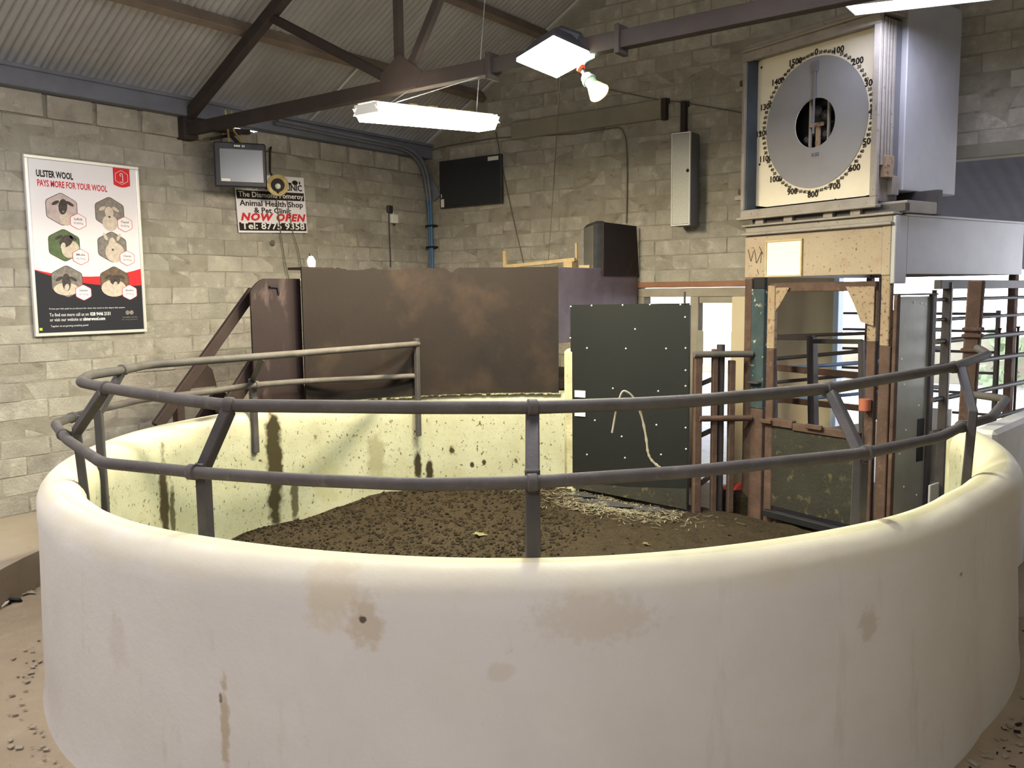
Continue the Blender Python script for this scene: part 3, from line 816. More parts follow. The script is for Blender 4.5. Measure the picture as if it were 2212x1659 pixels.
for (kx, ky), (tx, ty), zf in (((546, 846), (567, 772), .87), ((212, 882), (261, 806), .85), ((163, 932), (224, 846), .62), ((438, 1000), (494, 886), .60), ((1150, 1012), (1150, 888), .55), ((1860, 968), (1797, 850), .60), ((2131, 884), (2078, 800), .60)):
    far = kx in (546, 212); top = on_z(tx, ty, 1.80)
    knee = on_cyl(kx, ky, 2.855, far); a = math.degrees(math.atan2(knee.y - CY, knee.x - CX))
    if kx == 2131: knee = on_cyl(kx, ky, 3.05, far); a = math.degrees(math.atan2(knee.y - CY, knee.x - CX))
    inward = P(a, 1, 0) - P(a, 0, 0); inward.normalize()
    rk = min(math.hypot(knee.x - CX, knee.y - CY), ring_r(a % 360) - .10); zk = max(1.56, min(1.62, knee.z)); knee = P(a, rk, zk)
    foot = P(a, min(rk, ring_r(a % 360) - .15), zf)
    b = MB(); b.bar(foot, knee, .062, .05, up=inward, b=.006)
    b.bar(knee - Vector((0, 0, .03)), top, .058, .05, up=inward, b=.006)
    b.build('rail_post', M['post'], rail)
    at = math.degrees(math.atan2(top.y - CY, top.x - CX))
    for poly, r_, ang in ((low, .037, a), (up, .039, at)):
        q = nearest_on(poly, ang); dd = (nearest_on(poly, ang + 2) - q).normalized()
        b = MB(); b.tube([q - dd * .022, q - dd * .018, q + dd * .018, q + dd * .022], [r_ - .006, r_, r_, r_ - .006], 12); b.build('collar', M['pipe'], low_o if poly is low else up_o, smooth=50)
        if poly is low:
            b = MB(); b.bar(P(a, rk - .01, 1.52), (q.x, q.y, 1.52), .03, .03); b.build('bracket', M['post'], rail)
q = P(math.degrees(math.atan2(low[0].y - CY, low[0].x - CX)), 2.765, 0)
b = MB(); b.bar((q.x, q.y, .84), (q.x, q.y, 1.86), .05, .045, up=(1, 0, 0), b=.005); b.build('rail_post', M['post'], rail)

# baler twine over the upper rail
def twine_pts(px):
    return [on_plane(x, y, P(-44, 2.58, 0), (P(-44, 1, 0) - P(-44, 0, 0))) for x, y in px]
tp = twine_pts([(1322, 935), (1330, 890), (1337, 862), (1345, 842), (1362, 850), (1378, 872)]) 
tp2 = twine_pts([(1378, 872), (1388, 905), (1396, 945), (1399, 975), (1404, 990), (1416, 1003), (1433, 1014)])
tw = thing('baler_twine', 'pale baler twine looped over the upper rail before the grey gate', 'twine', tuple(tp[3]))
b = MB(); b.tube([p + Vector((0, 0, 0)) for p in fillet(tp, .03, 3)], .0042, 5); b.build('loop_strand', M['twine'], tw)
b = MB(); b.tube(fillet(tp2, .03, 3), [.0045 + .002 * (i % 3 == 1) for i in range(len(fillet(tp2, .03, 3)))], 5); b.build('hanging_strand', M['twine'], tw)

# ------------------------------------------------------------------ auctioneer's booth over the back of the ring
bo = thing('auctioneer_booth', 'brown plywood auctioneer booth over the back of the ring', 'booth', (2.4, -2.0, 1.2))
def curved_panel(name, a0, a1, r, topf, botf, th, m, lab=None, n=60):
    b = MB(); vs = []; fs = []
    for i in range(n + 1):
        a = a0 + (a1 - a0) * i / n
        zt, zb = topf(a, i), botf(a, i)
        vs += [P(a, r, zb), P(a, r, zt), P(a, r + th, zt), P(a, r + th, zb)]
    for i in range(n):
        for k in range(4): fs.append((4 * i + k, 4 * (i + 1) + k, 4 * (i + 1) + (k + 1) % 4, 4 * i + (k + 1) % 4))
    fs += [(3, 2, 1, 0), (4 * n, 4 * n + 1, 4 * n + 2, 4 * n + 3)]
    b.add(vs, fs)
    o = b.build(name, m, bo, smooth=40)
    if lab: o['label'] = lab
    return o
def top_main(a, i):
    z = 2.585
    if 149.5 < a < 170: z -= .022 * abs(math.sin((a - 149) * .42)) + R.uniform(0, .008)
    if 138.2 < a < 141.0: z -= .055 * (1 - abs(a - 139.6) / 1.4)
    return z
curved_panel('front_panel', 116.9, 172.0, 2.835, top_main, lambda a, i: 1.262, .018, M['brown'], 'long curved brown front panel with a chipped top edge', 110)
def top_left(a, i):
    k = (a - 178.0) / 3.3
    return 2.475 - (.10 * k ** 2 if k > 0 else 0)
curved_panel('left_panel', 170.8, 181.6, 2.965, top_left, lambda a, i: .9, .018, M['brown_worn'], 'scuffed maroon left panel', 24)
b = MB(); b.box(3.405, -1.775, 1.78, 3.425, -1.48, 2.583, .003); b.box(3.405, -1.48, 2.0, 3.425, -.02, 2.583, .003)
b.build('side_panel', M['purple'], bo)
b = MB(); b.prism([(-.87, 2.50), (-.03, 2.5), (-.10, 3.095), (-.865, 3.10)], (3.428, 0, 0), (0, 1, 0), (0, 0, 1), .018)
b.build('screen_board', M['brown_worn'], bo)
b = MB(); b.prism([(1.25, -3.55)] + [(3.39, -.06), (1.25, -.06)][::-1] + [(3.39, -1.6)] + arc(CX, CY, 3.02, 119, 165, 20), (0, 0, 1.28), (1, 0, 0), (0, 1, 0), .08); b.build('booth_floor', M['maroon'], bo)
for x, yy in ((1.35, -3.4), (1.35, -.3), (3.2, -.3)):
    b = MB(); b.box(x - .05, yy - .05, 0.02, x + .05, yy + .05, 1.29); b.build('booth_leg', M['maroon'], bo)
b = MB(); b.prism([(0, 0), (.10, .0), (.112, -.09), (.098, -.09), (.085, -.025), (0, -.018)], on_cyl(582, 616, 2.952), (0, 1, 0), (0, 0, 1), .008); b.build('torn_strip', M['black'], bo)

# booth stairs down the left aisle
st = thing('booth_stair', 'steep maroon timber stair with handrail going up to the booth', 'stair', (1.4, -4.9, 0))
h0, h1 = on_x(547, 628, 1.55), on_x(338, 922, 1.55)
b = MB(); b.bar(h0, h1, .055, .10, b=.008); b.build('handrail', M['maroon'], st)
d = (h1 - h0).normalized()
s0 = Vector((1.50, h0.y + .10, 1.34)); s1 = Vector((1.50, h0.y - .96, .1))
for xx in (1.50, .86):
    b = MB(); b.bar((xx, s0.y, s0.z), (xx, s1.y, s1.z), .05, .2, b=.006); b.build('stringer', M['maroon'], st)
for k in range(5):
    f = (k + .6) / 5.4; c = s0.lerp(s1, f)
    b = MB(); b.box(.85, c.y - .11, c.z + .0, 1.5, c.y + .11, c.z + .04, .004); b.build('tread', M['maroon'], st)
p0, p1 = on_x(499, 882, 1.45), on_x(572, 772, 1.45)
b = MB(); b.bar(on_x(556, 780, 1.6), on_x(480, 900, 1.6), .05, .16, b=.006); b.build('brace_board', M['maroon'], st)
b = MB(); q = on_x(385, 870, 1.45); b.bar((q.x, q.y, 0.0), (q.x, q.y, 1.42), .08, .08, b=.006); b.build('newel_post', M['maroon'], st)
q = on_x(432, 800, 1.3); b = MB(); b.prism([(-.16, -.16), (.16, -.16), (.12, 0), (-.02, .12)], q, (0, 1, 0), (0, 0, 1), .02); b.build('gusset_board', M['maroon'], st)

# things in and on the booth
q = Vector((1.83, -3.88, 2.592))
t = thing('white_bottle', 'rounded white bottle on the left end of the booth top', 'bottle', tuple(on_x(672, 577, 1.62)))
q = on_x(672, 578, 1.62)
b = MB(); b.lathe([(.038, 0), (.046, .02), (.046, .07), (.03, .10), (.018, .115)], 16, q); b.build('body', M['warm_white'], t, smooth=50)
b = MB(); b.lathe([(.016, .113), (.016, .135), (.012, .14)], 12, q); b.build('cap', M['plastic'], t, smooth=50)
b = MB(); b.box(q.x - .12, q.y - .2, q.z - .025, q.x + .12, q.y + .2, q.z, .003); b.build('ledge_board', M['maroon'], bo)
q = on_x(636, 606, 1.70)
b = MB(); b.obox(q, ((0, .07, .012), (.05, 0, 0), (0, 0, .006)), .001); tag(b.build('paper_sheet', M['warm_white'], base=tuple(q)), 'white sheet of paper on top of the maroon left panel', 'paper')
t = thing('pine_frame', 'pale pine timber frame standing behind the booth front', 'frame', (2.4, -.7, 1.36))
b = MB(); b.bar((1.94, -.7, 1.36), (1.925, -.7, 2.84), .045, .045); b.build('upright', M['pine'], t)
b = MB(); b.bar((1.95, -.7, 2.645), (2.96, -.7, 2.70), .05, .045); b.build('rail', M['pine'], t)
b = MB(); b.box(2.83, -.76, 2.56, 2.95, -.66, 2.68, .004); b.build('corner_block', M['pine'], t)
b = MB(); b.bar((2.94, -.62, 1.36), (2.925, -.62, 2.90), .028, .03); b.build('upright', M['pine'], t)
b = MB(); b.box(3.06, -.78, 2.52, 3.2, -.68, 2.63, .004); b.build('corner_block', M['pine'], t)
# monitor turned away, at the booth's right end
mf = Frame((3.12, -.66, 2.50), rad(-47))
t = thing('desk_monitor', 'dark flat monitor seen nearly edge-on at the right end of the booth', 'monitor', (0, 0, 0), frame=mf)
b = MB(); b.box(-.30, .0, .04, .30, .15, .62, .035); b.build('case', M['plastic'], t, frame=mf)
b = MB(); b.box(-.18, .15, .12, .18, .19, .5, .03); b.build('rear_bulge', M['plastic'], t, frame=mf)
b = MB(); b.box(-.265, -.006, .09, .265, .002, .575, .002); b.build('screen', M['screen'], t, frame=mf)
b = MB(); b.box(-.12, -.06, -.0, .12, .12, .02, .004); b.box(-.03, .01, .01, .03, .05, .06); b.build('stand', M['plastic'], t, frame=mf)
b = MB(); b.box(3.06, -.95, 1.36, 3.39, -.25, 2.49, .006); b.build('desk_cupboard', M['maroon'], bo)

# ------------------------------------------------------------------ grey sheet gate and the little bar gate beside it
g0, g1 = Vector((3.55, -1.73, 0)), Vector((4.84, -1.60, 0))
gf = Frame(g0, math.atan2(g1.y - g0.y, g1.x - g0.x)); GW = (g1 - g0).length
gt = thing('sheet_gate', 'dark grey-green sheet steel gate with pale bolts beside the booth', 'gate', (0, 0, .13), frame=gf)
b = MB(); b.prism([(0.0, .24), (GW, .15), (GW, 2.20), (.0, 2.185)], (0, .0, 0), (1, 0, 0), (0, 0, 1), -.012)
gsh = b.build('gate_sheet', M['door'], gt, frame=gf)
b = MB(); b.prism([(0.02, .24), (GW - .01, .15), (GW - .01, .36), (GW * .5, .31), (.02, .30)], (0, -.003, 0), (1, 0, 0), (0, 0, 1), -.002); b.build('spatter_band', M['dung'], gt, frame=gf)
for x0, z0, x1, z1 in ((.03, .25, .03, 2.17), (GW - .03, .16, GW - .03, 2.18), (.03, 2.15, GW - .03, 2.16), (.03, 1.2, GW - .03, 1.2), (.03, .3, GW - .03, .22)):
    b = MB(); b.bar((x0, .038, z0), (x1, .038, z1), .05, .05, up=(0, 1, 0)); b.build('frame_tube', M['bar_dark'], gt, frame=gf)
for px, py in [(1233, 662), (1278, 660), (1345, 659), (1404, 658), (1470, 658), (1480, 685), (1481, 752), (1232, 730), (1268, 752), (1352, 753), (1439, 753), (1372, 711), (1324, 839), (1422, 845), (1481, 800), (1481, 834), (1268, 982), (1350, 989), (1428, 982), (1481, 924), (1418, 918), (1285, 908), (1343, 943), (1482, 970)]:
    p = gf.inv(on_plane(px, py, g0, (g1.y - g0.y, -(g1.x - g0.x), 0)))
    b = MB(); b.lathe([(.010, 0), (.009, .004), (.004, .007)], 8, (p.x, -.0, p.z), (0, -1, 0)); b.build('bolt', M['bolt'], gsh, frame=gf)
for py in (851, 872, 892):
    p = gf.inv(on_plane(1254, py, g0, (g1.y - g0.y, -(g1.x - g0.x), 0)))
    w = .06 if py != 872 else .045
    b = MB(); b.box(p.x - w - .005, -.012, p.z - .036, p.x + w, -.001, p.z + .036, .003); b.build('latch_plate', M['white_plastic'], gsh, frame=gf)
b = MB(); b.tube([(GW - .05, .0, 2.19), (GW - .05, 0, 2.31)], .012, 8); b.build('top_pin', M['bar_dark'], gt, frame=gf)

bars = [Vector((4.89, -1.55, 0)), Vector((5.28, -1.12, 0))]
bf = Frame(bars[0], math.atan2(.43, .39)); BW = (bars[1] - bars[0]).length
t = thing('bar_gate', 'narrow rusty bar gate between the sheet gate and the green post', 'gate', (0, 0, .1), frame=bf)
def bg(name, x, z0, z1, w, m, y=0.0): b = MB(); b.box(x - w / 2, y - w / 2, z0, x + w / 2, y + w / 2, z1, .006); return b.build(name, m, t, frame=bf)
bg('hinge_post', .02, .05, 1.72, .075, M['rust'])
bg('upright', .20, .06, 1.745, .055, M['rust'])
bg('upright', .38, .1, 1.63, .06, M['rust'])
b = MB(); b.tube([(.29, .06, .05), (.285, .05, 1.785)], .04, 10); b.build('round_post', M['bar_dark'], t, smooth=50, frame=bf)
b = MB(); b.tube([(-.03, -.03, 1.70), (.58, -.03, 1.69)], .032, 10); b.build('cross_pipe', M['pipe'], t, smooth=50, frame=bf)
b = MB(); b.tube([(.03, -.03, 1.065), (.58, -.03, 1.05)], .03, 10); b.build('cross_pipe', M['rust'], t, smooth=50, frame=bf)
for z0, z1 in ((1.38, 1.47), (.86, .96), (.35, .52)):
    b = MB(); b.bar((.03, .06, z0), (.28, .06, z1), .03, .045); b.build('brace', M['bar_dark'], t, frame=bf)
b = MB(); b.box(.03, .03, 1.60, .09, .05, 1.93, .004); b.build('wood_shim', M['cream_timber'], t, frame=bf)
q = on_z(1562, 1070, .16)
t = thing('red_scrap', 'scrap of red plastic on the ground behind the bar gate', 'scrap', (5.12, -1.0, .0))
b = MB(); b.obox((5.10, -1.02, .30), ((.10, .05, .03), (-.02, .05, .02), (0, 0, .012)), .004); b.build('plastic_sheet', M['red_plastic'], t)
b = MB(); b.obox((5.10, -1.0, .14), ((.16, .05, 0), (-.05, .14, 0), (0, 0, .14)), .05); b.build('mud_clump', M['clod'], t)
# ------------------------------------------------------------------ weighing crush and its dial, turned 20 degrees to the back wall
KF = Frame((5.35, -1.13, 0), rad(-20))
wc = thing('weighing_crush', 'rusty cream steel cattle weighing crush carrying the big dial', 'crush', (0.6, 0.5, 0), frame=KF)
def kb(name, x0, y0, z0, x1, y1, z1, m, b_=.006, par=None, lab=None):
    b = MB(); b.box(x0, y0, z0, x1, y1, z1, b_); o = b.build(name, m, par or wc, frame=KF)
    if lab: o['label'] = lab
    return o
kb('front_beam', -.18, 0, 2.44, 1.325, .03, 2.845, M['cream_rust'])
kb('beam_end', 1.325, -.012, 2.43, 1.41, .04, 2.85, M['cream_rust'])
kb('top_channel', -.19, -.05, 2.85, 1.43, .06, 2.875, M['scale_frame'])
kb('top_channel', -.17, -.01, 2.875, 1.43, .06, 2.935, M['scale_frame'])
kb('top_channel', -.19, -.05, 2.935, 1.45, .08, 2.955, M['scale_frame'])
kb('corner_angle', 1.41, -.01, 2.36, 1.452, .16, 2.93, M['grey_paint'])
kb('side_beam', 1.432, .16, 2.44, 1.452, 2.08, 2.925, M['grey_paint'], .003)
kb('side_lip', 1.38, .12, 2.925, 1.46, 2.08, 2.945, M['grey_paint'], .003)
kb('rear_beam', -.16, 2.04, 2.44, 1.432, 2.08, 2.92, M['grey_paint'])
kb('side_beam', -.18, .03, 2.44, -.16, 2.08, 2.925, M['grey_paint'], .003)
kb('top_plate', -.16, .03, 2.90, 1.43, 2.04, 2.93, M['grey_paint'], .003)
# legs
kb('left_leg', -.175, .0, .02, -.085, .06, 2.43, M['rust'])
kb('green_leg', -.08, -.01, 1.15, .08, .05, 2.33, M['green_paint'], lab='peeling green-painted leg')
kb('left_leg', -.08, -.005, .02, .08, .05, 1.15, M['rust'])
kb('leg_cap', -.06, .0, 2.33, .075, .045, 2.44, M['black'])
kb('leg_bracket', -.07, -.07, 1.40, .07, -.01, 1.42, M['bar_dark'])
kb('inner_leg', .11, .0, 1.75, .20, .05, 2.36, M['cream_leg'])
kb('inner_leg', .11, .0, .02, .20, .05, 1.75, M['rust'])
kb('right_leg', 1.325, .0, 1.83, 1.41, .06, 2.44, M['cream_leg'])
kb('right_leg', 1.325, .0, .02, 1.43, .06, 1.83, M['rust'])
kb('portal_leg', 1.165, .05, 1.86, 1.255, .10, 2.38, M['cream_leg'])
kb('portal_leg', 1.165, .05, .02, 1.255, .10, 1.86, M['rust'])
kb('portal_bar', .11, .03, 2.30, 1.255, .08, 2.385, M['rust'])
for pts in ([(.11, 2.34), (.36, 2.34), (.26, 2.19), (.13, 2.02), (.11, 2.02)], [(1.255, 2.34), (.97, 2.34), (1.06, 2.18), (1.13, 2.03), (1.255, 2.0)]):
    b = MB(); b.prism(pts if pts[0][0] < .5 else pts[::-1], (0, .02, 0), (1, 0, 0), (0, 0, 1), .008 if pts[0][0] < .5 else .008); b.build('gusset_plate', M['cream_leg'], wc, frame=KF)
for x in (-.17, 1.38):
    kb('rear_leg', x, 1.97, .02, x + .07, 2.04, 2.44, M['rust'])
# lower door leaf of the crush and its rusty top bar
cd = kb('crush_door', .18, .005, .20, 1.165, .03, 1.0, M['dung'], .004, lab='dung-spattered dark lower door')
kb('door_bar', .14, -.02, 1.00, .45, .05, 1.075, M['rust'])
kb('door_bar', .45, -.015, .985, 1.165, .04, 1.055, M['rust'])
kb('hinge_block', .08, -.05, 1.02, .22, -.02, 1.06, M['rust'])
kb('hinge_block', .62, -.05, 1.03, .80, -.02, 1.075, M['rust'])
kb('sill', .15, -.06, .10, 1.2, .02, .165, M['black'])  # black strip stands for the shaded gap under the crush door
b = MB(); b.tube([(1.21, -.005, 1.26), (1.21, -.005, 1.36)], .05, 12); o = b.build('pin_cap', M['orange'], wc, smooth=50, frame=KF)
kb('weigh_floor', -.1, .1, -.06 + .12, 1.4, 2.0, .14, M['steel_dark'])
# inner gate of square tube and the pipes behind
ig = []
S1 = .75
def pxk(px, py, s): return KF.inv(on_plane(px, py, KF.w((0, s, 0)), KF.m @ Vector((0, 1, 0))))
def sq(name, p0, p1, s, w, m, s2=None, round_=False):
    a, c = pxk(*p0, s), pxk(*p1, s if s2 is None else s2)
    b = MB()
    if round_: b.tube([a, c], w / 2, 9)
    else: b.bar(a, c, w, w, b=.004)
    return b.build(name, m, wc, smooth=50 if round_ else None, frame=KF)
sq('gate_tube', (1664, 729), (1757, 730), S1, .05, M['bar_dark'])
sq('gate_tube', (1752, 737), (1862, 738), S1, .045, M['bar_dark'])
sq('gate_stile', (1667, 725), (1670, 905), S1, .075, M['bar_dark'])
sq('gate_stile', (1754, 728), (1757, 925), S1, .08, M['bar_dark'])
sq('gate_stile', (1861, 735), (1863, 960), S1, .05, M['bar_dark'])
sq('race_pipe', (1672, 727), (1868, 720), 1.3, .04, M['bar_dark'], 1.9, True)
sq('race_pipe', (1676, 775), (1866, 758), 1.2, .045, M['bar_dark'], 1.95, True)
sq('race_pipe', (1676, 797), (1906, 780), 1.2, .045, M['bar_blue'], 1.95, True)
sq('flat_bar', (1676, 794), (1862, 812), 1.1, .065, M['rust'], 1.1)
sq('race_pipe', (1676, 826), (1866, 808), 1.2, .04, M['bar_dark'], 1.95, True)
sq('flat_bar', (1676, 862), (1862, 882), 1.1, .06, M['rust'], 1.1)
sq('race_pipe', (1676, 868), (1900, 846), 1.2, .04, M['bar_blue'], 1.95, True)
# kick board in the race beyond
a, c_ = pxk(1740, 925, 1.7), pxk(1905, 905, 1.9)
b = MB(); b.obox((a + c_) / 2 - Vector((0, 0, .22)), ((c_ - a) / 2, (0, .012, 0), (0, 0, .2)), .003); b.build('kick_board', M['grey_paint'], wc, frame=KF)

# framed blank sheet on the front beam
nb = thing('blank_notice', 'blank white sheet in a thin wooden frame on the cream beam under the dial', 'notice', (.3, -.01, 2.44), frame=KF)
def kb2(par, name, x0, y0, z0, x1, y1, z1, m, b_=.004): b = MB(); b.box(x0, y0, z0, x1, y1, z1, b_); return b.build(name, m, par, frame=KF)
kb2(nb, 'sheet', .105, -.012, 2.455, .495, -.004, 2.775, M['warm_white'], .001)
for a in ((.085, 2.44, .515, 2.458), (.085, 2.772, .515, 2.79), (.085, 2.458, .103, 2.772), (.497, 2.458, .515, 2.772)):
    kb2(nb, 'frame_bar', a[0], -.02, a[1], a[2], -.001, a[3], M['pine'], .003)

b = MB()
for x0, z0, x1, z1 in ((-.14, 2.72, -.10, 2.60), (-.10, 2.60, -.07, 2.70), (-.06, 2.72, -.03, 2.58), (-.03, 2.58, .03, 2.69), (.03, 2.69, .02, 2.58), (.0, 2.74, .05, 2.66), (-.02, 2.52, .0, 2.47)):
    b.bar((x0, -.001, z0), (x1, -.001, z1), .006, .002, up=(0, 1, 0), b=0)
b.build('scratch_mark', M['ink'], wc, frame=KF)
# the dial
ds = thing('dial_scale', 'large cream weighing dial with a grey disc in a grimy steel case', 'scale', (.5, .4, 2.96), frame=KF)
kb3 = lambda *a, **k: kb2(ds, *a, **k)
X0, X9, Z0, Z9, DY = -.20, 1.235, 3.06, 4.575, .135
kb3('case_side', X0, 0, Z0, X0 + .03, .30, Z9, M['slate'])
kb3('case_side', X9 - .03, 0, Z0, X9, .30, Z9, M['scale_frame'])
kb3('case_top', X0, 0, Z9 - .03, X9, .30, Z9, M['scale_frame'])
kb3('case_bottom', X0, 0, Z0, X9, .30, Z0 + .03, M['scale_frame'])
for a in ((X0 - .025, Z0 - .03, X9 + .03, Z0 + .04), (X0 - .025, Z9 - .055, X9 + .03, Z9 + .03), (X0 - .025, Z0 + .04, X0 + .015, Z9 - .055), (X9 - .035, Z0 + .04, X9 + .03, Z9 - .055)):
    kb3('front_frame', a[0], -.03, a[1], a[2], .012, a[3], M['scale_frame'], .006)
kb3('frame_ledge', X0 - .05, -.06, Z0 - .055, X9 + .05, .02, Z0 - .028, M['scale_frame'], .005)
kb3('frame_ledge', X0 - .02, -.05, Z9 + .03, X9 + .05, .30, Z9 + .055, M['scale_frame'], .005)
kb3('frame_ledge', X0 + .0, -.02, Z9 + .055, X9 + .05, .30, Z9 + .10, M['scale_frame'], .005)
DC = Vector((.505, DY, 3.845)); UX, UZ = Vector((1, 0, 0)), Vector((0, 0, 1))
b = MB()
hole = [(.222 * math.cos(2 * PI * k / 48), .222 * math.sin(2 * PI * k / 48)) for k in range(48)]
vs = []; fs = []
def sqp(a):
    c, s = math.cos(a), math.sin(a); m_ = max(abs(c) / .69, abs(s) / .715); return (c / m_, s / m_)
for k in range(48):
    a = 2 * PI * k / 48 + PI / 48 * 0
    for (x, y), yy in ((hole[k], 0), (sqp(a), 0), (sqp(a), .01), (hole[k], .01)):
        vs.append((DC.x + x, DY + yy, DC.z + y))
for k in range(48):
    k2 = (k + 1) % 48
    for j in range(4): fs.append((4 * k + j, 4 * k + (j + 1) % 4, 4 * k2 + (j + 1) % 4, 4 * k2 + j))
b.add(vs, fs); dp = b.build('dial_plate', M['dial'], ds, frame=KF)
b = MB(); vs = []; fs = []
for k in range(96):
    a = 2 * PI * k / 96
    for r_, yy in ((.222, -.004), (.222, -.006), (.556, -.006), (.556, -.001)):
        vs.append((DC.x + r_ * math.cos(a), DY + yy, DC.z + r_ * 1.06 * math.sin(a) if r_ > .3 else DC.z + r_ * math.sin(a)))
for k in range(96):
    k2 = (k + 1) % 96
    for j in range(3): fs.append((4 * k + j, 4 * k2 + j, 4 * k2 + j + 1, 4 * k + j + 1))
b.add(vs, fs); b.build('dial_disc', M['dial_grey'], ds, frame=KF)
for k in range(16):
    b = MB()
    a = PI / 2 - 2 * PI * k / 16
    s = str(k * 100) if k else '0'
    r1 = .612 if k not in (0,) else .60
    put_text(b, s, .078, (DC.x + r1 * math.cos(a), DY, DC.z + 1.055 * r1 * math.sin(a) - .027), UX, UZ, .003, bold=.003)
    b.build('numeral', M['ink'], dp, frame=KF)
for k in range(80):
    if k % 5 == 0: continue
    b = MB()
    a = PI / 2 - 2 * PI * k / 80
    put_text(b, str((k % 5) * 20), .040, (DC.x + .590 * math.cos(a), DY, DC.z + 1.055 * .590 * math.sin(a) - .014), UX, UZ, .003, bold=.0015)
    b.build('minor_numeral', M['ink'], dp, frame=KF)
b = MB()
put_text(b, 'KGS', .045, (DC.x + .02, DY, DC.z - .305), UX, UZ, .0075, bold=.001)
b.build('unit_mark', M['slate'], ds, frame=KF)
# pointer and the works behind the hole
b = MB(); b.bar((DC.x, DY - .02, DC.z - .10), (DC.x, DY - .02, DC.z + .53), .022, .006, up=(0, 1, 0), b=.002); b.obox((DC.x, DY - .02, DC.z + .50), ((.03, 0, 0), (0, .004, 0), (0, 0, .045)), .003)
b.build('pointer', mat('grey_pointer', (112, 110, 112), .5), ds, frame=KF)
kb3('works_back', X0 + .03, .29, Z0 + .03, X9 - .03, .30, Z9 - .03, M['black'])
for x, w in ((DC.x - .085, .02), (DC.x + .115, .02)): kb3('works_strut', x - w / 2, .17, DC.z - .24, x + w / 2, .20, DC.z + .24, M['scale_frame'], .003)
kb3('works_bar', DC.x - .09, .165, DC.z - .03, DC.x + .06, .19, DC.z + .005, M['cream_leg'], .003)
kb3('works_post', DC.x - .025, .18, DC.z - .25, DC.x + .022, .20, DC.z - .0, M['cream_leg'], .003)
for x, z, r_ in ((-.14, -.13, .045), (.06, .07, .05), (.07, -.1, .045), (-.02, -.17, .035), (-.03, .12, .05)):
    b = MB(); b.lathe([(r_, 0), (r_, .03), (r_ * .6, .045)], 16, (DC.x + x, .24, DC.z + z), (0, -1, 0)); b.build('works_wheel', M['plastic'], ds, smooth=40, frame=KF)
for x, z in ((X0 + .07, Z9 - .1), (X0 + .07, 3.85), (X0 + .07, 3.55), (.2, Z0 + .06), (.75, Z0 + .065), (1.16, Z0 + .12)):
    b = MB(); b.lathe([(.012, 0), (.01, .005)], 8, (x, DY - .001, z), (0, -1, 0)); b.build('screw', M['ink'], ds, frame=KF)
for z in (3.27, 4.32):
    kb3('hinge_lug', X0 - .105, .02, z, X0 - .025, .06, z + .05, M['rust'], .004)
    kb3('hinge_lug', X0 - .13, .0, z - .06, X0 - .025, .05, z - .015, M['scale_frame'], .004)
# channelled right side and the grey housing behind
for k, (ya, yb) in enumerate(((.02, .055), (.075, .10), (.12, .15), (.17, .205))):
    kb3('side_channel', X9 + .0, ya, Z0 + .3, X9 + .035 - .004 * k, yb, Z9, M['scale_frame'], .004)
kb3('side_plate', X9, .21, Z0 + .02, X9 + .012, .30, Z9, M['speaker_side'])
kb3('latch_box', X9, .05, Z0 + .2, X9 + .07, .16, Z0 + .38, M['cream_leg'])
kb3('latch_box', X9, .17, Z0 + .06, X9 + .05, .27, Z0 + .22, M['scale_frame'])
kb3('rear_housing', -.12, .30, 3.16, 1.30, 1.12, 4.80, M['grey_paint'], .008)
kb3('support_rail', -.13, .04, 2.958, 1.5, .10, 3.03, M['bar_dark'])
kb3('support_rail', -.13, .5, 2.948, 1.5, .58, 3.16, M['bar_dark'])
for x in (-.06, .28, .72, 1.0): kb3('support_block', x, .0, 2.956, x + .10, .07, 3.03, M['scale_frame'])
kb3('support_block', 1.2, .06, 2.95, 1.5, .5, 3.05, M['scale_frame'])
b = MB(); b.tube([(1.36, .35, 2.985), (1.36, .62, 2.985)], .035, 10); b.build('round_bar', M['grey_paint'], ds, smooth=50, frame=KF)

# narrow steel sheet gate hung behind the right leg
sg = thing('steel_leaf', 'tall grey-green steel sheet leaf right of the rusty crush leg', 'gate leaf', (1.47, .3, .1), frame=KF)
sgs = kb2(sg, 'sheet', 1.465, .05, .12, 1.475, .50, 2.25, M['steel_sheet'], .002)
kb2(sg, 'edge_tube', 1.455, .50, .05, 1.50, .56, 2.26, M['bar_dark'])
kb2(sg, 'edge_tube', 1.445, .0, .05, 1.48, .05, 2.27, M['rust'])
kb2(sg, 'top_angle', 1.44, .0, 2.26, 1.49, .6, 2.275, M['bar_dark'])
kb2(sg, 'latch_slot', 1.474, .37, .80, 1.479, .47, 1.18, M['black'], .001)
kb2(sg, 'latch_bolt', 1.478, .44, .96, 1.492, .50, 1.0, M['bolt'])
for y_, z_ in ((.42, 2.18), (.36, 2.19), (.25, 2.2), (.1, 1.72), (.3, 1.62), (.15, 1.5), (.42, 1.6), (.2, 1.1), (.38, 1.3), (.12, .9), (.2, .6), (.4, .5)):
    b = MB(); b.lathe([(.009, 0), (.006, .006)], 8, (1.475, y_, z_), (1, 0, 0)); b.build('bolt', M['bolt'], sgs, frame=KF)

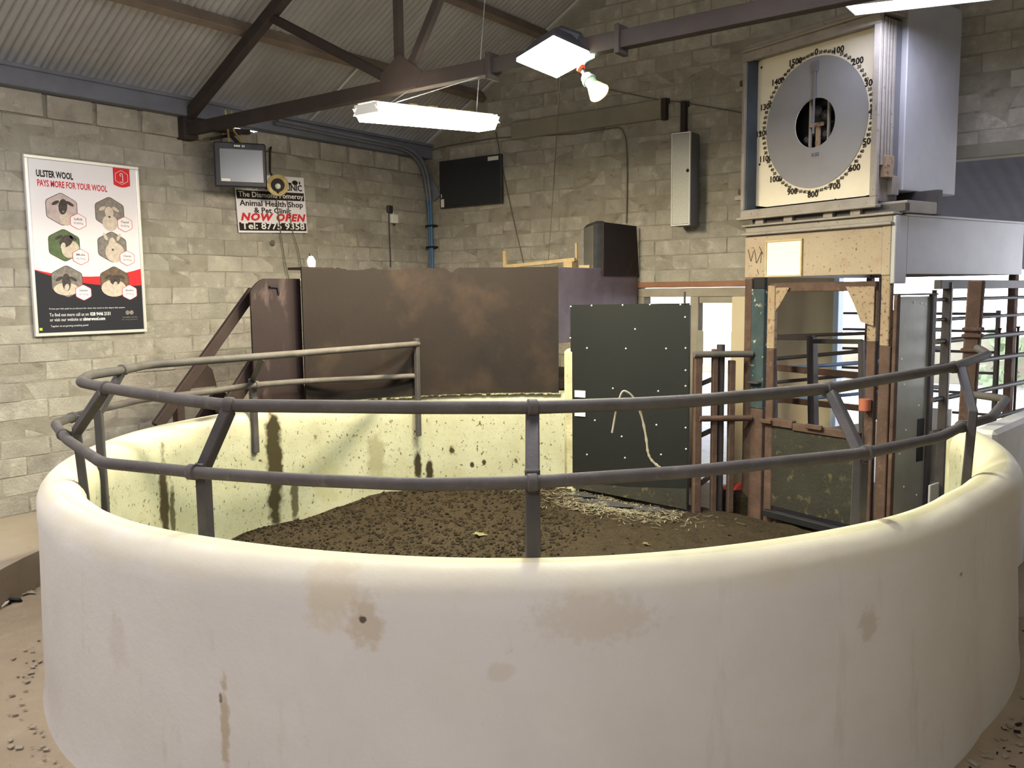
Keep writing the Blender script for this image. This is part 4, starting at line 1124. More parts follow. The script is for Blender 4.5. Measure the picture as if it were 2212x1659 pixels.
# brown gate post at the end of the ring and the rail fence of the race behind it
gp = thing('gate_post', 'thick rust-brown gate post at the open end of the ring wall', 'post', tuple(gp_b))
b = MB(); g2 = Vector((gp_b.x - .02, gp_b.y, 0.02)); b.bar(g2, gp_t, .11, .10, up=(0, 1, 0), b=.012); b.build('post_shaft', M['rust'], gp)
for z in (1.84, 1.95, 2.0):
    q = on_post(z); b = MB(); b.box(q.x - .07, q.y - .07, z - .015, q.x + .07, q.y + .06, z + .015, .01); b.build('hinge_band', M['rust'], gp)
RA, RD = Vector((7.2, -1.05, 0)), Vector((.22, .975, 0)).normalized()
RN = Vector((RD.y, -RD.x, 0))
T0, T1 = -.66, 4.4
def rz_(px, py): return on_plane(px, py, RA, RN).z
rf = thing('race_fence', 'dark pipe rail fence of the cattle race against the daylight', 'fence', (7.1, 0, 0))
for px, py, r_ in ((2212, 765, .022), (2212, 825, .022), (2212, 885, .022), (2212, 719, .022), (2212, 679, .016), (2212, 642, .016)):
    z = rz_(px, py); a, c_ = RA + RD * T0, RA + RD * T1
    b = MB(); b.tube([(a.x, a.y, z), (c_.x, c_.y, z)], r_, 9); b.build('rail', M['bar_dark'], rf, smooth=50)
ZT = rz_(2212, 614)
b = MB(); a, c_ = RA + RD * T0, RA + RD * T1; b.bar((a.x, a.y, ZT), (c_.x, c_.y, ZT), .06, .075); b.build('top_rail', M['bar_dark'], rf)
b = MB(); b.bar((a.x, a.y, .36), (c_.x, c_.y, .36), .02, .66); b.build('kick_board', M['grey_paint'], rf)
for k in (T0 + .2, 2.2, T1):
    q = RA + RD * k; b = MB(); b.box(q.x - .035, q.y - .035, .0, q.x + .035, q.y + .035, ZT + .02, .006); b.build('fence_post', M['bar_dark'], rf)
for px in (2160, 2200):
    q = on_plane(px, 700, RA, RN); b = MB(); b.tube([(q.x, q.y, .9), (q.x, q.y, 1.93), (q.x, q.y, 1.95)], [.012, .012, .022], 8); b.build('drop_bar', M['maroon'], rf)
LY = 1.75
ld = thing('pen_ladder', 'white-runged ladder fence right behind the steel leaf', 'fence', (6.6, LY, 0))
xs = [on_y(x, 760, LY).x for x in (2014, 2046)]
for x, m_ in ((xs[0], M['bar_dark']), (xs[1], M['galv'])):
    b = MB(); b.box(x - .025, LY - .025, 0, x + .025, LY + .025, 2.3, .004); b.build('stile', m_, ld)
for py in (712, 752, 794, 837): z = on_y(2030, py, LY).z; b = MB(); b.tube([(xs[0], LY, z), (xs[1], LY, z)], .025, 8); b.build('rung', M['galv'], ld, smooth=50)
q0, q1 = on_y(2010, 930, LY + .1), on_y(2056, 884, LY + .1)
b = MB(); b.box(q0.x, LY + .1, q0.z, q1.x, LY + .13, q1.z, .004); tag(b.build('white_trough', M['warm_white'], base=(q0.x, LY, q0.z)), 'white board low behind the ladder fence', 'board')
b = MB(); b.box(q0.x - .1, LY + .09, 0, q1.x + .3, LY + .14, q0.z, .004); tag(b.build('pen_board', M['plain_wall'], base=(q0.x, LY + .1, 0)), 'grey pen board below the white board', 'board')  # upright board added in place of the shaded grey floor
pf = thing('pen_gate', 'row of thin dark pen bars far behind the crush', 'gate', (4.8, 4.6, 0))
for z in (.5, .8, 1.1, 1.4, 1.7, 1.95): b = MB(); b.tube([(4.0, 4.6, z), (6.7, 4.6, z)], .02, 8); b.build('bar', M['bar_dark'], pf, smooth=50)
for x in (4.0, 5.3, 6.7): b = MB(); b.box(x - .03, 4.57, 0, x + .03, 4.63, 2.0); b.build('gate_post', M['bar_dark'], pf)

# pale race wall running back from the ring's open end
rw = MB()
w0, w1, w2 = Vector((7.50, -2.20, 0)), Vector((7.62, -1.2, 0)), Vector((7.95, .9, 0))
for a, c_ in ((w0, w1), (w1, w2)):
    d = (c_ - a); nrm = Vector((d.y, -d.x, 0)).normalized() * .09
    rw.obox((a + c_) / 2 + Vector((0, 0, .63)) + nrm * -1 * 0, (d / 2, nrm, (0, 0, .63)), .03)
rwo = thing('race_wall', 'pale concrete race wall running back from the open end of the ring', 'wall', (7.6, -1.2, 0))
rw.build('wall_body', mat('pale_race_wall', (206, 203, 198), .6, var=((190, 187, 182), 2), layers=[('n', (150, 144, 136), 14, .68, .76, .6)], bump=.15, bscale=20), rwo)

# ------------------------------------------------------------------ lamps
def area(name, loc, rot, sx, sy, power, col, par=None, spread=None):
    l = bpy.data.lights.new(name, 'AREA'); l.shape = 'RECTANGLE'; l.size = sx; l.size_y = sy; l.energy = power; l.color = lin(col)[:3]
    if spread: l.spread = spread
    o = bpy.data.objects.new(name, l); COL.objects.link(o)
    if par: o.parent = par; o.location = Vector(loc); o.rotation_euler = rot
    else: o.location = loc; o.rotation_euler = rot
    return o
def tube_fixture(label, p, q, glow_m, power, col, group=None, slots=True, reflector=True, diffuser=False):
    p, q = Vector(p), Vector(q); L_ = (q - p).length; c = (p + q) / 2; d = (q - p) / L_
    t = thing('tube_light', label, 'light', tuple(c), group)
    up = Vector((0, 0, 1)); side = d.cross(up).normalized(); un = side.cross(d)
    b = MB(); w = .15
    sec = [(-w, -.035), (-w * .55, .055), (w * .55, .055), (w, -.035), (w - .006, -.035), (w * .55 - .006, .048), (-w * .55 + .006, .048), (-w + .006, -.035)]
    vs = [e + side * x + un * z for e in (p, q) for x, z in sec]; n = len(sec)
    b.add(vs, [(i, (i + 1) % n, n + (i + 1) % n, n + i) for i in range(n)] + [tuple(range(n))[::-1], tuple(range(n, 2 * n))])
    if reflector: b.build('reflector', M['white_plastic'], t)
    else:
        b = MB(); b.bar(p + un * .035, q + un * .035, .09, .05, up=un, b=.008); b.build('batten', M['white_plastic'], t)
    for e, sg in ((p, 1), (q, -1)):
        b = MB(); b.obox(e + d * .006 * sg + un * .005, (d * .006, side * w * .86, un * .04), .003); b.build('end_plate', M['white_plastic'], t)
    if diffuser:
        b = MB(); sec = [(-w - .004, .02), (-w * .62, -.085), (w * .62, -.085), (w + .004, .02)]; vs = [e + side * x + un * z for e in (p + d * .01, q - d * .01) for x, z in sec]
        b.add(vs, [(i, (i + 1) % 4, 4 + (i + 1) % 4, 4 + i) for i in range(4)] + [(3, 2, 1, 0), (4, 5, 6, 7)]); b.build('diffuser', glow_m, t)
    for x in (-.055, .055) if not diffuser else ():
        b = MB(); b.tube([p + d * .04 + side * x - un * .005, q - d * .04 + side * x - un * .005], .019, 10); b.build('tube', glow_m, t, smooth=50)
    m4 = Matrix((side, d, un)).transposed()
    area('tube_lamp', (0, 0, -.09 if diffuser else -.045), m4.to_euler(), .22, L_ * .96, power, col, t)
    return t, side, un, d
p, q = on_x(790, 236, 3.42), on_x(1052, 262, 3.42)
tl, sd_, un_, dd_ = tube_fixture('lit warm-white twin tube fixture hanging over the ring from the truss', p, q, M['warm_glow'], LAMP_TUBE, (255, 240, 206), diffuser=True)
for k in range(4):
    c = p.lerp(q, .30 + .155 * k) + un_ * .058 + sd_ * .10
    b = MB(); b.obox(p.lerp(q, .36 + .16 * k) + un_ * .075, (dd_ * .05, sd_ * .012, un_ * .008), .003); b.build('top_slot', M['brass'], tl)
b = MB(); b.tube([p.lerp(q, .16) + un_ * .05, Vector((3.3, TY, 4.03))], .004, 5); b.build('hanging_wire', M['galv'], tl)
b = MB(); b.tube([p.lerp(q, .16) + un_ * .05, Vector((4.1, TY, 4.03))], .004, 5); b.build('hanging_wire', M['galv'], tl)
b = MB(); b.tube([p.lerp(q, .9) + un_ * .05, p.lerp(q, .9) + Vector((.1, .1, 1.6))], .004, 5); b.build('hanging_wire', M['galv'], tl)
# cool tube by the dial, then added unseen tubes that brighten the hall
p, q = on_y(1836, 14, -1.9), on_y(2190, -28, -1.9)
tube_fixture('lit cool-white tube fixture above the big dial at the top of the wall', p, q, M['cool_glow'], LAMP_COOL, (214, 222, 255))
for i, (x, y, z, kp) in enumerate(((6.0, -5.6, 4.35, 1.25), (2.6, -8.0, 4.2, 1.5), (8.6, -10.2, 4.3, .999), (5.2, -11.4, 4.3, .999))):
    tube_fixture(['twin tube fixture over the near side of the ring, above the view', 'twin tube fixture over the left aisle, behind the view', 'twin tube fixture over the viewing tiers, behind the view', 'twin tube fixture by the front wall, behind the view'][i],
                 (x, y - .75, z), (x, y + .75, z), M['hall_glow'] if kp > 1 else M['hall_dim'], LAMP_ADDED * kp * (1 if kp > 1 else 1.7), (250, 246, 248) if kp > 1 else (240, 240, 255), reflector=False)
p, q = on_y(2134, 465, 4.0), on_y(2290, 470, 4.0)
tube_fixture('lit cool-white tube under the lean-to behind the wide opening', p, q, M['cool_glow'], LAMP_SHED, (214, 222, 255))

# flood lamp on the tie beam
fl = thing('flood_lamp', 'glaring flood lamp with dark housing on the truss tie beam', 'light', (4.83, TY, 4.04))
fc = Vector((4.86, TY - .10, 4.05))
fdir = Vector((.06, -.22, -.97)).normalized()
fu = Vector((1, -.35, 0)); fu = (fu - fdir * fu.dot(fdir)).normalized(); fv = fdir.cross(fu).normalized()
b = MB(); vs = []
for s, dpt in ((.09, -.13), (.13, -.11), (.20, -.01), (.225, 0), (.225, .02)):
    for x, y in ((-1, -.86), (1, -.86), (1, .86), (-1, .86)): vs.append(fc + fdir * dpt + fu * x * s + fv * y * s)
b.add(vs, [(4 * i + k, 4 * i + (k + 1) % 4, 4 * i + 4 + (k + 1) % 4, 4 * i + 4 + k) for i in range(4) for k in range(4)] + [(0, 3, 2, 1)])
b.build('housing', M['plastic'], fl)
b = MB(); pts = [(-1, -.86), (1, -.86), (1, .86), (-1, .86)]; vs = []
for s, dpt in ((.22, .012), (.22, .045), (.15, .085)): vs += [fc + fdir * dpt + fu * x * s + fv * y * s for x, y in pts]
b.add(vs, [(4 * i + k, 4 * i + (k + 1) % 4, 4 * i + 4 + (k + 1) % 4, 4 * i + 4 + k) for i in range(2) for k in range(4)] + [(8, 9, 10, 11)]); b.build('glass', M['green_glow'], fl)
m4 = Matrix((fu, fv, -fdir) if fu.cross(fv).dot(-fdir) > 0 else (fu, -fv, -fdir)).transposed()
lo = area('flood_light', tuple(fc + fdir * .095 - BASE[fl.name]), m4.to_euler(), .4, .3, LAMP_FLOOD, (246, 255, 216), fl)
b = MB(); b.bar(fc - fdir * .15, Vector((5.02, TY, 4.12)), .12, .12, b=.02); b.build('gear_box', M['plastic'], fl)
b = MB(); b.bar(Vector((5.0, TY, 4.16)), Vector((5.06, TY - .1, 4.0)), .05, .05, b=.006); b.build('mount', M['plastic'], fl)
# spot lamp under it
sp = thing('spot_lamp', 'small clamped spot lamp with green body hanging under the flood lamp', 'light', (5.12, -4.0, 3.9))
s0, s1, s2, s3 = on_y(1256, 148, -4.0), on_y(1268, 168, -4.0), on_y(1281, 187, -4.0), on_y(1293, 200, -4.0)
ax = (s3 - s1).normalized() + Vector((.05, -.10, 0)); ax.normalize()
b = MB(); b.tube([s0 + Vector((-.02, .14, .10)), s0, s1], .018, 8); b.build('stalk', M['plastic'], sp)
b = MB(); b.lathe([(.0, -.02), (.03, -.015), (.034, 0), (.02, .012)], 12, s0, ax); b.build('red_knob', mat('red_knob', (214, 70, 40), .5), sp, smooth=50)
b = MB(); b.lathe([(.034, 0), (.042, .01), (.042, .10), (.048, .11), (.048, .13)], 16, s1 - ax * .02, ax); b.build('body', M['green_case'], sp, smooth=40)
b = MB(); b.lathe([(.05, 0), (.052, .012), (.05, .02)], 16, s1 + ax * .02, ax); b.build('ring_clamp', M['galv'], sp, smooth=40)
b = MB(); b.lathe([(.045, .11), (.055, .13), (.073, .18), (.076, .188)], 20, s1 - ax * .02, ax, caps=False); b.build('reflector', M['brass'], sp, smooth=50)
b = MB(); b.lathe([(.0, .194), (.04, .192), (.074, .184)], 20, s1 - ax * .02, ax, caps=False); b.build('lens', M['par_glow'], sp, smooth=50)
l = bpy.data.lights.new('spot_light', 'SPOT'); l.energy = LAMP_PAR * 4; l.spot_size = rad(100); l.spot_blend = .6; l.color = lin((255, 248, 232))[:3]; l.shadow_soft_size = .07
lo = bpy.data.objects.new('spot_light', l); COL.objects.link(lo); lo.parent = sp; lo.location = s1 + ax * .22 - BASE[sp.name]; lo.rotation_euler = ax.to_track_quat('-Z', 'Y').to_euler()

# ------------------------------------------------------------------ things on the walls
EX, EY, EZ = Vector((1, 0, 0)), Vector((0, 1, 0)), Vector((0, 0, 1))
# poster on the left wall
PW, PH = 1.125, 1.685
po = thing('framed_poster', 'white, red and black poster of six sheep in a pale snap frame', 'poster', (.03, -4.985, 1.952))
PO = Vector((.034, -5.548, 1.952))
b = MB(); b.box(.012, PO.y, PO.z, .03, PO.y + PW, PO.z + PH, .002); b.build('backing', M['alu'], po)
fw = .032
for a in ((0, 0, PW, fw), (0, PH - fw, PW, PH), (0, fw, fw, PH - fw), (PW - fw, fw, PW, PH - fw)):
    b = MB(); b.box(.026, PO.y + a[0], PO.z + a[1], .048, PO.y + a[2], PO.z + a[3], .006); b.build('frame_bar', M['alu'], po)
IW, IH = PW - 2 * fw, PH - 2 * fw
IO = PO + Vector((0, fw, fw))
def U(u, v): return (u * IW, (1 - v) * IH)
def pflat(name, polys, m, lift):
    b = MB()
    for pl_ in polys: b.flat(pl_, IO, EY, EZ, lift)
    return b.build(name, m, po)
pflat('white_field', [[U(0, 1), U(1, 1), U(1, 0), U(0, 0)]], M['paper'], .0005)
def q3(a, m_, c, n=14): return [tuple((1 - t) ** 2 * a[i] + 2 * t * (1 - t) * m_[i] + t * t * c[i] for i in (0, 1)) for t in [k / n for k in range(n + 1)]]
wr = q3((0, .632), (.52, .715), (1, .617)); rb = q3((0, .636), (.45, .745), (1, .722))
pflat('red_band', [[U(*p_) for p_ in wr[::-1]] + [U(0, .76), U(1, .76)]], M['crimson'], .0009)
pflat('black_field', [[U(*p_) for p_ in rb[::-1]] + [U(0, 1), U(1, 1)]], M['navy'], .0013)
def hexa(u, v, w, h, rnd=.0):
    c = U(u, v); pts = []
    for k in range(6):
        a = PI / 2 + k * PI / 3
        pts.append((c[0] + math.cos(a) * w / 2 / .866, c[1] + math.sin(a) * h / 2))
    out = []
    for k in range(6):
        a, m_, d_ = pts[k - 1], pts[k], pts[(k + 1) % 6]
        s_ = tuple(m_[i] + (a[i] - m_[i]) * .16 for i in (0, 1)); e_ = tuple(m_[i] + (d_[i] - m_[i]) * .16 for i in (0, 1))
        out += q3(s_, m_, e_, 3)
    return out
def ell(u, v, rx, ry, rot=0, n=18):
    c = U(u, v); ca, sa = math.cos(rot), math.sin(rot)
    return [(c[0] + rx * math.cos(t) * ca - ry * math.sin(t) * sa, c[1] + rx * math.cos(t) * sa + ry * math.sin(t) * ca) for t in [2 * PI * k / n for k in range(n)]]
HX = [(.274, .277), (.722, .277), (.277, .487), (.727, .487), (.283, .700), (.732, .700)]
for i, (u, v) in enumerate(HX):
    pflat('photo_outline', [hexa(u, v, .300, .318)], M['dark_face'], .0018)
    pflat('photo', [hexa(u, v, .288, .306)], M[['hexpink', 'hexgrey', 'hexgreen', 'hexgrey', 'hexgrey', 'hexbrown'][i]], .0022)
    body = [[(.30, .33), (.05, .07), .5], [(.72, .34), (.08, .08), 0], [(.33, .51), (.09, .08), .6], [(.75, .52), (.10, .10), .2], [(.27, .745), (.12, .06), 0], [(.72, .74), (.13, .085), 0]][i]
    pflat('sheep_body', [ell(*body[0], *body[1], body[2])], M['fleece'], .0026)
    dk = i in (0, 4, 5)
    head = [[(.285, .262), (.042, .075), -.15], [(.715, .275), (.045, .055), 0], [(.295, .462), (.05, .075), -.9], [(.73, .475), (.04, .075), 0], [(.275, .705), (.042, .085), 0], [(.735, .69), (.055, .05), 0]][i]
    fm = M['dark_face'] if dk or i == 2 else M['fleece']
    e1, e2 = head[0][0] - .065, head[0][0] + .065
    ev = head[0][1] - (.02 if i != 3 else .05)
    pflat('sheep_head', [ell(*head[0], *head[1], head[2]), ell(e1, ev, .04, .016, .5 if i != 3 else -1.1), ell(e2, ev, .04, .016, -.5 if i != 3 else 1.1)], fm, .003)
    if i in (2, 4, 5):
        pflat('sheep_muzzle', [ell(head[0][0] - (.03 if i == 2 else 0), head[0][1] + .03, .022, .035, -.3)], M['fleece'], .0034)
    else:
        pflat('sheep_muzzle', [ell(head[0][0], head[0][1] + .028, .012, .010)], M['dark_face'] if not dk else M['hexgrey'], .0034)
    tu, tv = u + .142, v + .066
    pflat('tag_outline', [hexa(tu, tv, .158, .160)], M['crimson'], .0038)
    pflat('price_tag', [hexa(tu, tv, .148, .150)], M['paper'], .0042)
    b = MB(); c = U(tu, tv)
    nm, pr = [('Suffolk', '00.80/kg'), ('Texel', '00.85/kg'), ('Mule', '00.75/kg'), ('Cheviot', '00.95/kg'), ('Swaledale', '00.70/kg'), ('Blackface', '00.90/kg')][i]
    put_text(b, nm, .030, IO + EY * c[0] + EZ * (c[1] + .012), EY, EZ, .0046, width=.085, bold=.0006)
    put_text(b, pr, .026, IO + EY * c[0] + EZ * (c[1] - .025), EY, EZ, .0046, width=.09)
    b.build('tag_lettering', M['hexbrown'], po)
def ptext(name, s, u, v, width, size, m, yscale=1.0, bold=0.0):
    b = MB(); c = U(u, v); put_text(b, s, size, IO + EY * c[0] + EZ * c[1], EY, EZ, .0022, width=width * IW, bold=bold, align='LEFT', yscale=yscale)
    return b.build(name, m, po)
ptext('headline', 'ULSTER WOOL', .068, .098, .325, .085, M['ink'], 1.0, .003)
ptext('headline', 'PAYS MORE FOR YOUR WOOL', .072, .152, .635, .08, M['red_ink'], 1.05, .002)
ptext('small_print', 'Prices per kilo paid to producers for clean dry wool at the depot this season', .105, .864, .71, .02, M['white_ink'])
ptext('contact_line', 'To find out more call us on', .105, .905, .355, .045, M['white_ink'])
ptext('contact_number', '028 9446 2131', .475, .905, .195, .045, M['white_ink'], 1, .0014)
ptext('contact_line', 'or visit our website at', .105, .934, .29, .045, M['white_ink'])
ptext('contact_number', 'ulsterwool.com', .405, .934, .21, .045, M['white_ink'], 1, .0014)
ptext('small_print', 'Together we are growing something special', .110, .967, .34, .024, M['white_ink'])
c = U(.855, 0)
pflat('red_tag', [[U(.775, 0), U(.775, .103)] + [U(.775 + .165 * k / 10, .103 + .014 * math.sin(PI * k / 10)) for k in range(1, 10)] + [U(.94, .103), U(.94, 0)]][0:1], M['crimson'], .002)
b = MB()
hx = hexa(.857, .056, .135, .145); hi = hexa(.857, .056, .126, .136)
b.add([IO + EY * x + EZ * y + EX * .0026 for x, y in hx] + [IO + EY * x + EZ * y + EX * .0026 for x, y in hi], [(k, (k + 1) % len(hx), len(hx) + (k + 1) % len(hx), len(hx) + k) for k in range(len(hx))])
cr_ = U(.857, .056)
b.tube([IO + EX * .0026 + EY * (cr_[0] + x) + EZ * (cr_[1] + y) for x, y in ((.012, -.035), (.012, .02), (.008, .038), (-.008, .04), (-.016, .03), (-.014, .015), (-.004, .012))], .004, 5)
b.flat([(cr_[0] - .02, cr_[1] - .05), (cr_[0] + .02, cr_[1] - .05), (cr_[0] + .02, cr_[1] - .043), (cr_[0] - .02, cr_[1] - .043)], IO, EY, EZ, .0026)
b.build('crook_emblem', M['paper'], po)
b = MB(); c = U(.862, .905)
for k in (-1, 1): b.flat([(c[0] + k * .022 + .022 * math.cos(t), c[1] + .02 + .022 * math.sin(t)) for t in [2 * PI * j / 14 for j in range(14)]], IO, EY, EZ, .0018 + .0003 * k)
put_text(b, 'THE FARMERS PARTNER', .02, IO + EY * c[0] + EZ * (c[1] - .035), EY, EZ, .0022, width=.16)
put_text(b, 'for wool growers', .016, IO + EY * c[0] + EZ * (c[1] - .055), EY, EZ, .0022, width=.17)
b.build('maker_emblem', M['hexgrey'], po)
pflat('yellow_sticker', [[U(.01, .985), U(.035, .985), U(.035, .970), U(.01, .970)]], M['yellow_sticker'], .003)

# shop sign
vo = thing('shop_sign', 'white shop sign with black bands and red NOW OPEN lettering', 'sign', (.03, -2.73, 3.03))
s00, s10, s01 = Vector((.032, -3.228, 3.035)), Vector((.032, -2.228, 3.078)), Vector((.032, -3.262, 3.70))
su, sv = s10 - s00, s01 - s00
SW, SH = su.length, sv.length; su.normalize(); sv.normalize()
nrm = su.cross(sv).normalized()
b = MB(); b.prism([(0, 0), (SW, 0), (SW, SH), (0, SH)], s00 - nrm * .012, su, sv, .012); b.build('board', M['paper'], vo)
def sflat(name, x0, y0, x1, y1, m): b = MB(); b.flat([(x0 * SW, y0 * SH), (x1 * SW, y0 * SH), (x1 * SW, y1 * SH), (x0 * SW, y1 * SH)], s00, su, sv, .001); return b.build(name, m, vo)
sflat('lower_band', .01, .035, .985, .175, M['ink']); sflat('upper_band', .01, .575, .985, .72, M['ink'])
def stext(s, x, y, w, size, m, **k):
    b = MB(); put_text(b, s, size, s00 + su * (x * SW) + sv * (y * SH), su, sv, .002, width=w * SW, **k); return b.build('lettering', m, vo)
stext('VETERINARY CLINIC', .5, .755, .93, .10, M['ink'], bold=.003)
stext('The Diamond Pomeroy', .5, .612, .94, .085, M['white_ink'], bold=.001)
stext('Animal Health Shop', .5, .46, .92, .092, M['ink'], bold=.002)
stext('& Pet Clinic', .5, .345, .54, .085, M['ink'], bold=.002)
stext('NOW OPEN', .5, .213, .95, .115, M['red_ink'], bold=.006, shear=.25, space=1.15)
stext('Tel: 8775 9358', .5, .063, .92, .108, M['white_ink'], bold=.002)
b = MB()
for x, y, w, h in ((.86, .90, .045, .028), (.78, .875, .03, .016), (.93, .90, .012, .02)): b.flat([(x * SW + w * math.cos(t), y * SH + h * math.sin(t)) for t in [2 * PI * k / 12 for k in range(12)]], s00, su, sv, .0015 + .0002 * w)
b.build('animal_mark', M['ink'], vo)

# television hung from the eave by the shop sign
cf = Frame(on_x(520, 356, .50), rad(60))
ct = thing('box_television', 'old box television with a grey screen hung by the shop sign', 'television', (0, 0, 0), frame=cf)
tw_, th_ = .27, .235
b = MB(); b.box(-tw_, 0, -th_, tw_, .06, th_, .02); b.build('front_shell', M['plastic'], ct, frame=cf)
b = MB(); vs = []
for y_, kx, kz in ((.06, .97, .96), (.20, .95, .94), (.40, .66, .7)): vs += [(x * tw_ * kx, y_, z * th_ * kz) for x, z in ((-1, -1), (1, -1), (1, 1), (-1, 1))]
b.add(vs, [(4 * i + k, 4 * i + (k + 1) % 4, 4 * i + 4 + (k + 1) % 4, 4 * i + 4 + k) for i in range(2) for k in range(4)] + [(8, 9, 10, 11)]); b.build('rear_shell', M['plastic'], ct, frame=cf)
b = MB(); b.box(-.215, -.006, -.185, .235, .01, .165, .012); b.build('screen', M['screen'], ct, frame=cf)
b = MB(); b.box(-.205, -.009, -.178, -.115, -.004, -.15, .001); b.build('screen_label', M['warm_white'], ct, frame=cf)
b = MB()
for k in range(7):
    if k != 4: b.flat([(k * .016 - .06, .188), (k * .016 - .049, .188), (k * .016 - .049, .206), (k * .016 - .06, .206)], (0, -.001, 0), (1, 0, 0), (0, 0, 1), .0005)
b.build('name_mark', M['white_plastic'], ct, frame=cf)
b = MB()
for x in (-.1, .06): b.tube([(x, .1, th_ - .01), (x * .4 - .06, .16, th_ + .14), (x * .4 - .08, .17, th_ + .36)], .012, 6)
b.build('hanging_strap', M['brass'], ct, frame=cf)
b = MB(); b.bar((.0, .1, th_ + .0), (-.12, .2, th_ + .16), .05, .03); b.bar((-.28, .2, th_ + .05), (.05, .3, th_ + .15), .04, .03); b.build('bracket', M['steel_dark'], ct, frame=cf)

# horn loudspeaker
hc = on_x(600, 400, .42)
hn = thing('horn_speaker', 'yellowed round horn loudspeaker in front of the shop sign', 'loudspeaker', tuple(hc))
hax = Vector((.80, -.58, -.12)).normalized()
b = MB(); b.lathe([(.03, -.26), (.05, -.24), (.06, -.12), (.10, -.06), (.118, -.01), (.122, 0)], 24, hc, hax); b.build('horn_body', M['black'], hn, smooth=50)
b = MB(); b.lathe([(.122, -.004), (.118, .012), (.085, .004), (.05, -.012), (.03, -.014)], 24, hc, hax); b.build('horn_mouth', M['brass'], hn, smooth=50)
b = MB(); b.lathe([(.034, -.014), (.03, .016), (.012, .028), (0, .03)], 16, hc + Vector((0, 0, -.012)), hax); b.build('centre_dome', M['warm_white'], hn, smooth=50)
b = MB(); b.lathe([(.012, 0), (.008, .01)], 8, hc + Vector((0, .0, -.08)) + hax * .006, hax); b.build('screw', M['ink'], hn)
b = MB(); b.tube([hc - hax * .12, on_x(583, 372, .3), on_x(583, 330, .14), on_x(585, 318, .02)], .014, 6); b.build('bracket', M['steel_dark'], hn)
b = MB(); b.lathe([(.055, 0), (.06, .06), (.04, .12)], 14, hc - hax * .2 - Vector((.0, .02, .10)), (0, 0, 1)); b.build('driver', M['black'], hn, smooth=50)
def cable(name, lab, pts, r=.006, m=None, rr=.06):
    b = MB(); b.tube(fillet(pts, rr, 3), r, 6); return tag(b.build(name, m or M['cable'], base=tuple(pts[0]), smooth=60), lab, 'cable')
cable('hanging_cable', 'thin cable falling from the horn loudspeaker to the booth, left strand', [on_x(597, 430, .05), on_x(606, 500, .045), on_x(615, 560, .05), on_x(624, 603, .06)], .006)
cable('hanging_cable', 'thin cable falling from the horn loudspeaker to the booth, right strand', [on_x(620, 432, .05), on_x(632, 500, .045), on_x(646, 545, .05), on_x(651, 577, .06)], .005)
b = MB(); q = on_x(588, 525, .01); b.lathe([(.02, 0), (.035, .01), (.02, .03)], 12, q, (1, 0, 0)); tag(b.build('cable_boss', M['cable'], base=tuple(q)), 'small round boss on the wall below the shop sign', 'fitting')

# junction box near the corner
jb = thing('junction_box', 'small white junction box on the left wall near the corner', 'box', tuple(on_x(848, 473, .005)))
q = on_x(848, 473, 0); b = MB(); b.box(.0, q.y - .065, q.z - .06, .05, q.y + .065, q.z + .06, .006); b.build('case', M['white_plastic'], jb)
b = MB(); b.tube([(.02, q.y, q.z + .06), (.02, q.y - .02, q.z + .12), (.02, q.y - .07, q.z + .15)], .008, 6); b.build('inlet_cable', M['white_plastic'], jb)
b = MB(); b.tube([(.025, q.y, q.z - .06), (.025, q.y, q.z - .09)], .014, 8); b.build('gland', M['plastic'], jb)
a = on_x(840, 458, .015); c = on_x(844, 577, .015)
cable('wall_conduit', 'dark conduit running straight down beside the white junction box', [a, (a + c) / 2, c], .009, M['plastic'])
b = MB(); b.obox(on_x(842, 452, .02), ((0, .05, 0), (.02, 0, 0), (0, 0, .05)), .01); tag(b.build('conduit_cap', M['plastic'], base=tuple(on_x(842, 452, .02))), 'dark stub of a fitting above the white junction box', 'fitting')
# blue conduit bundle round the corner
bl = thing('blue_conduit', 'blue conduit pipes turning down the corner from the eave', 'conduit', (.10, -.06, 2.7))
for dx, dz, r_ in ((.0, 0, .024), (.055, .02, .022)):
    pts = fillet([(.12 + dx, -.07 - dx * .4, 2.66), (.11 + dx, -.07 - dx * .4, 3.35), (.10 + dx, -.09, 3.75), (.13 + dx, -.22, 4.12 + dz), (.20 + dx, -.6, 4.27 + dz), (.21 + dx, -2.8, 4.30 + dz)], .35, 6)
    k = next(i for i, p_ in enumerate(pts) if p_.z > 3.6)
    b = MB(); b.tube(pts[:k + 1], r_, 10); b.build('pipe', M['blue_pipe'], bl, smooth=50)
    b = MB(); b.tube(pts[k:], r_, 10); b.build('eave_run', M['eave'], bl, smooth=50)
for z in (2.98, 3.28):
    b = MB(); b.box(.07, -.115, z - .012, .225, -.02, z + .012, .003); b.build('pipe_clip', M['black'], bl)
b = MB(); b.box(.08, -.12, 2.64, .22, -.03, 2.69, .005); b.build('pipe_foot', M['black'], bl)
b = MB(); b.bar(on_y(893, 322, -.07), on_y(945, 428, -.05), .15, .02, up=(0, 1, 0)); tag(b.build('corner_brace', M['eave'], base=(.1, -.1, 3.7)), 'flat blue-grey brace sloping down the corner beside the blue conduit', 'brace')
b = MB(); b.obox(on_y(872, 326, -.3), ((.03, 0, 0), (0, .05, 0), (0, 0, .035)), .01); tag(b.build('eave_fitting', M['galv'], base=tuple(on_y(872, 326, -.3))), 'pale fitting on the eave above the corner', 'fitting')

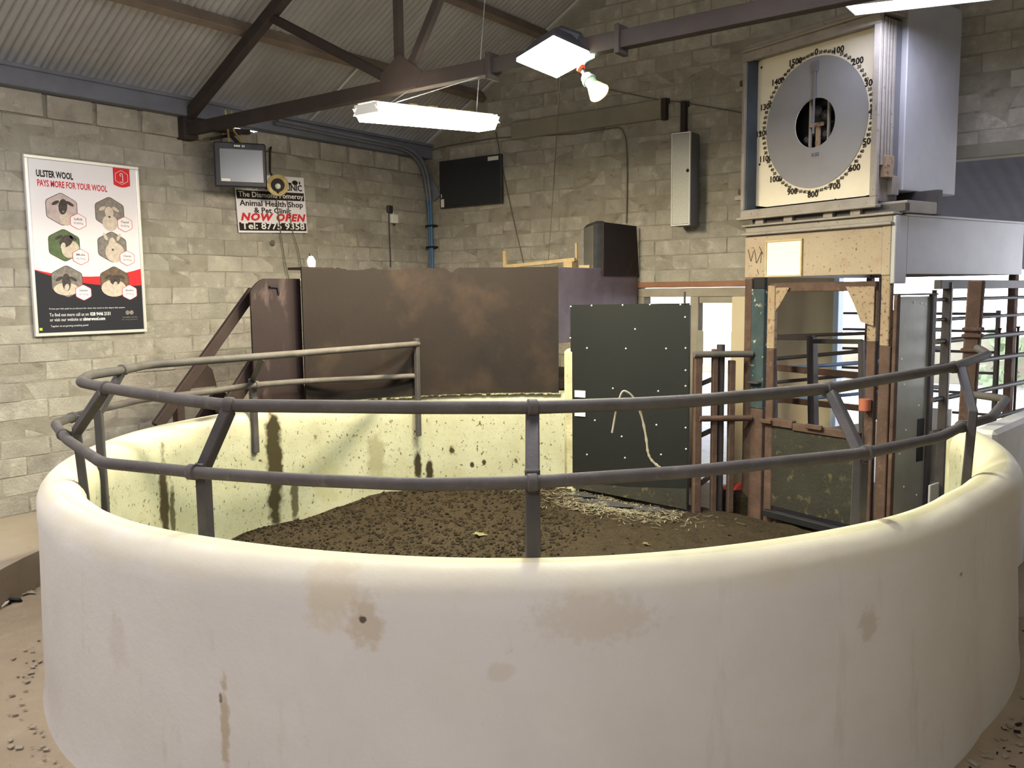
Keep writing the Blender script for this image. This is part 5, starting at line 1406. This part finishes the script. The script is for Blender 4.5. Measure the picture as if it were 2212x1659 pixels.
# wall television
wt = thing('wall_television', 'black flat television hung on the gable wall near the corner', 'television', (.86, -.1, 3.5))
t00, t10, t01 = on_y(950, 450, -.10), on_y(1083, 438, -.10), on_y(943, 350, -.10)
tu, tv_ = t10 - t00, t01 - t00
TWd, THt = tu.length, tv_.length; tu.normalize(); tv_ = (tv_ - tu * tv_.dot(tu)).normalized(); tn = tu.cross(tv_).normalized()
b = MB(); b.obox(t00 + tu * TWd / 2 + tv_ * THt / 2 - tn * .025, (tu * TWd / 2, tv_ * THt / 2, tn * .025), .008); b.build('case', M['plastic'], wt)
b = MB(); b.flat([(.02, .035), (TWd - .02, .035), (TWd - .02, THt - .02), (.02, THt - .02)], t00, tu, tv_, .0015); b.build('screen', M['tv'], wt)
b = MB(); b.flat([(TWd * .80, THt * .88), (TWd * .965, THt * .88), (TWd * .965, THt * .96), (TWd * .80, THt * .96)], t00, tu, tv_, .003); b.build('white_label', M['warm_white'], wt)
b = MB(); b.flat([(.025, .01), (.085, .01), (.085, .12), (.025, .12)], t00, tu, tv_, .003); b.flat([(.03, .14), (.045, .14), (.045, .19), (.03, .19)], t00, tu, tv_, .0031); b.build('white_label', M['warm_white'], wt)
b = MB(); b.box(.6, -.06, 3.7, 1.1, .0, 3.95, .006); b.build('wall_mount', M['steel_dark'], wt)
# column loudspeaker
cs = thing('column_speaker', 'tall grey column loudspeaker on the gable wall', 'loudspeaker', (4.11, -.15, 3.06))
b = MB(); b.box(3.995, -.285, 3.055, 4.225, -.06, 4.085, .008); b.build('case', M['speaker_side'], cs)
b = MB(); b.box(4.005, -.30, 3.07, 4.215, -.283, 4.07, .005); b.build('grille', M['grille'], cs)
for a in ((3.995, 3.055, 4.006, 4.085), (4.214, 3.055, 4.225, 4.085), (4.0, 3.055, 4.22, 3.068), (4.0, 4.072, 4.22, 4.085)):
    b = MB(); b.box(a[0], -.305, a[1], a[2], -.28, a[3], .002); b.build('trim', M['white_plastic'], cs)
b = MB(); b.lathe([(.02, 0), (.016, .006)], 10, (4.195, -.30, 3.66), (0, -1, 0)); b.build('badge', M['ink'], cs)
b = MB(); b.box(4.05, -.06, 3.3, 4.17, .0, 3.9, .004); b.build('wall_mount', M['steel_dark'], cs)
# cables on the gable wall
cy = lambda x, y: on_y(x, y, -.018)
cable('wall_cable', 'thin cable sagging across the gable wall and dropping to the brown booth board', [cy(885, 338), cy(960, 316), cy(1070, 298), cy(1230, 290), cy(1342, 274), cy(1353, 300), cy(1355, 380), cy(1353, 482)], .008, rr=.12)
cable('pull_cord', 'thin cord hanging straight from the flood lamp down the gable wall', [on_y(1211, 158, TY - .05), on_y(1206, 230, -2.6), on_y(1196, 400, -.6), on_y(1184, 568, -.45)], .005)
cable('lamp_cable', 'thin cable slanting from the tube light end to the booth along the gable wall', [cy(1071, 285), cy(1095, 410), cy(1115, 500), cy(1132, 572)], .008)
cable('wall_cable', 'thin cable drooping from the spot lamp past the brackets to the dial', [on_y(1300, 190, -.03), cy(1415, 214), cy(1480, 222), cy(1600, 243)], .006)
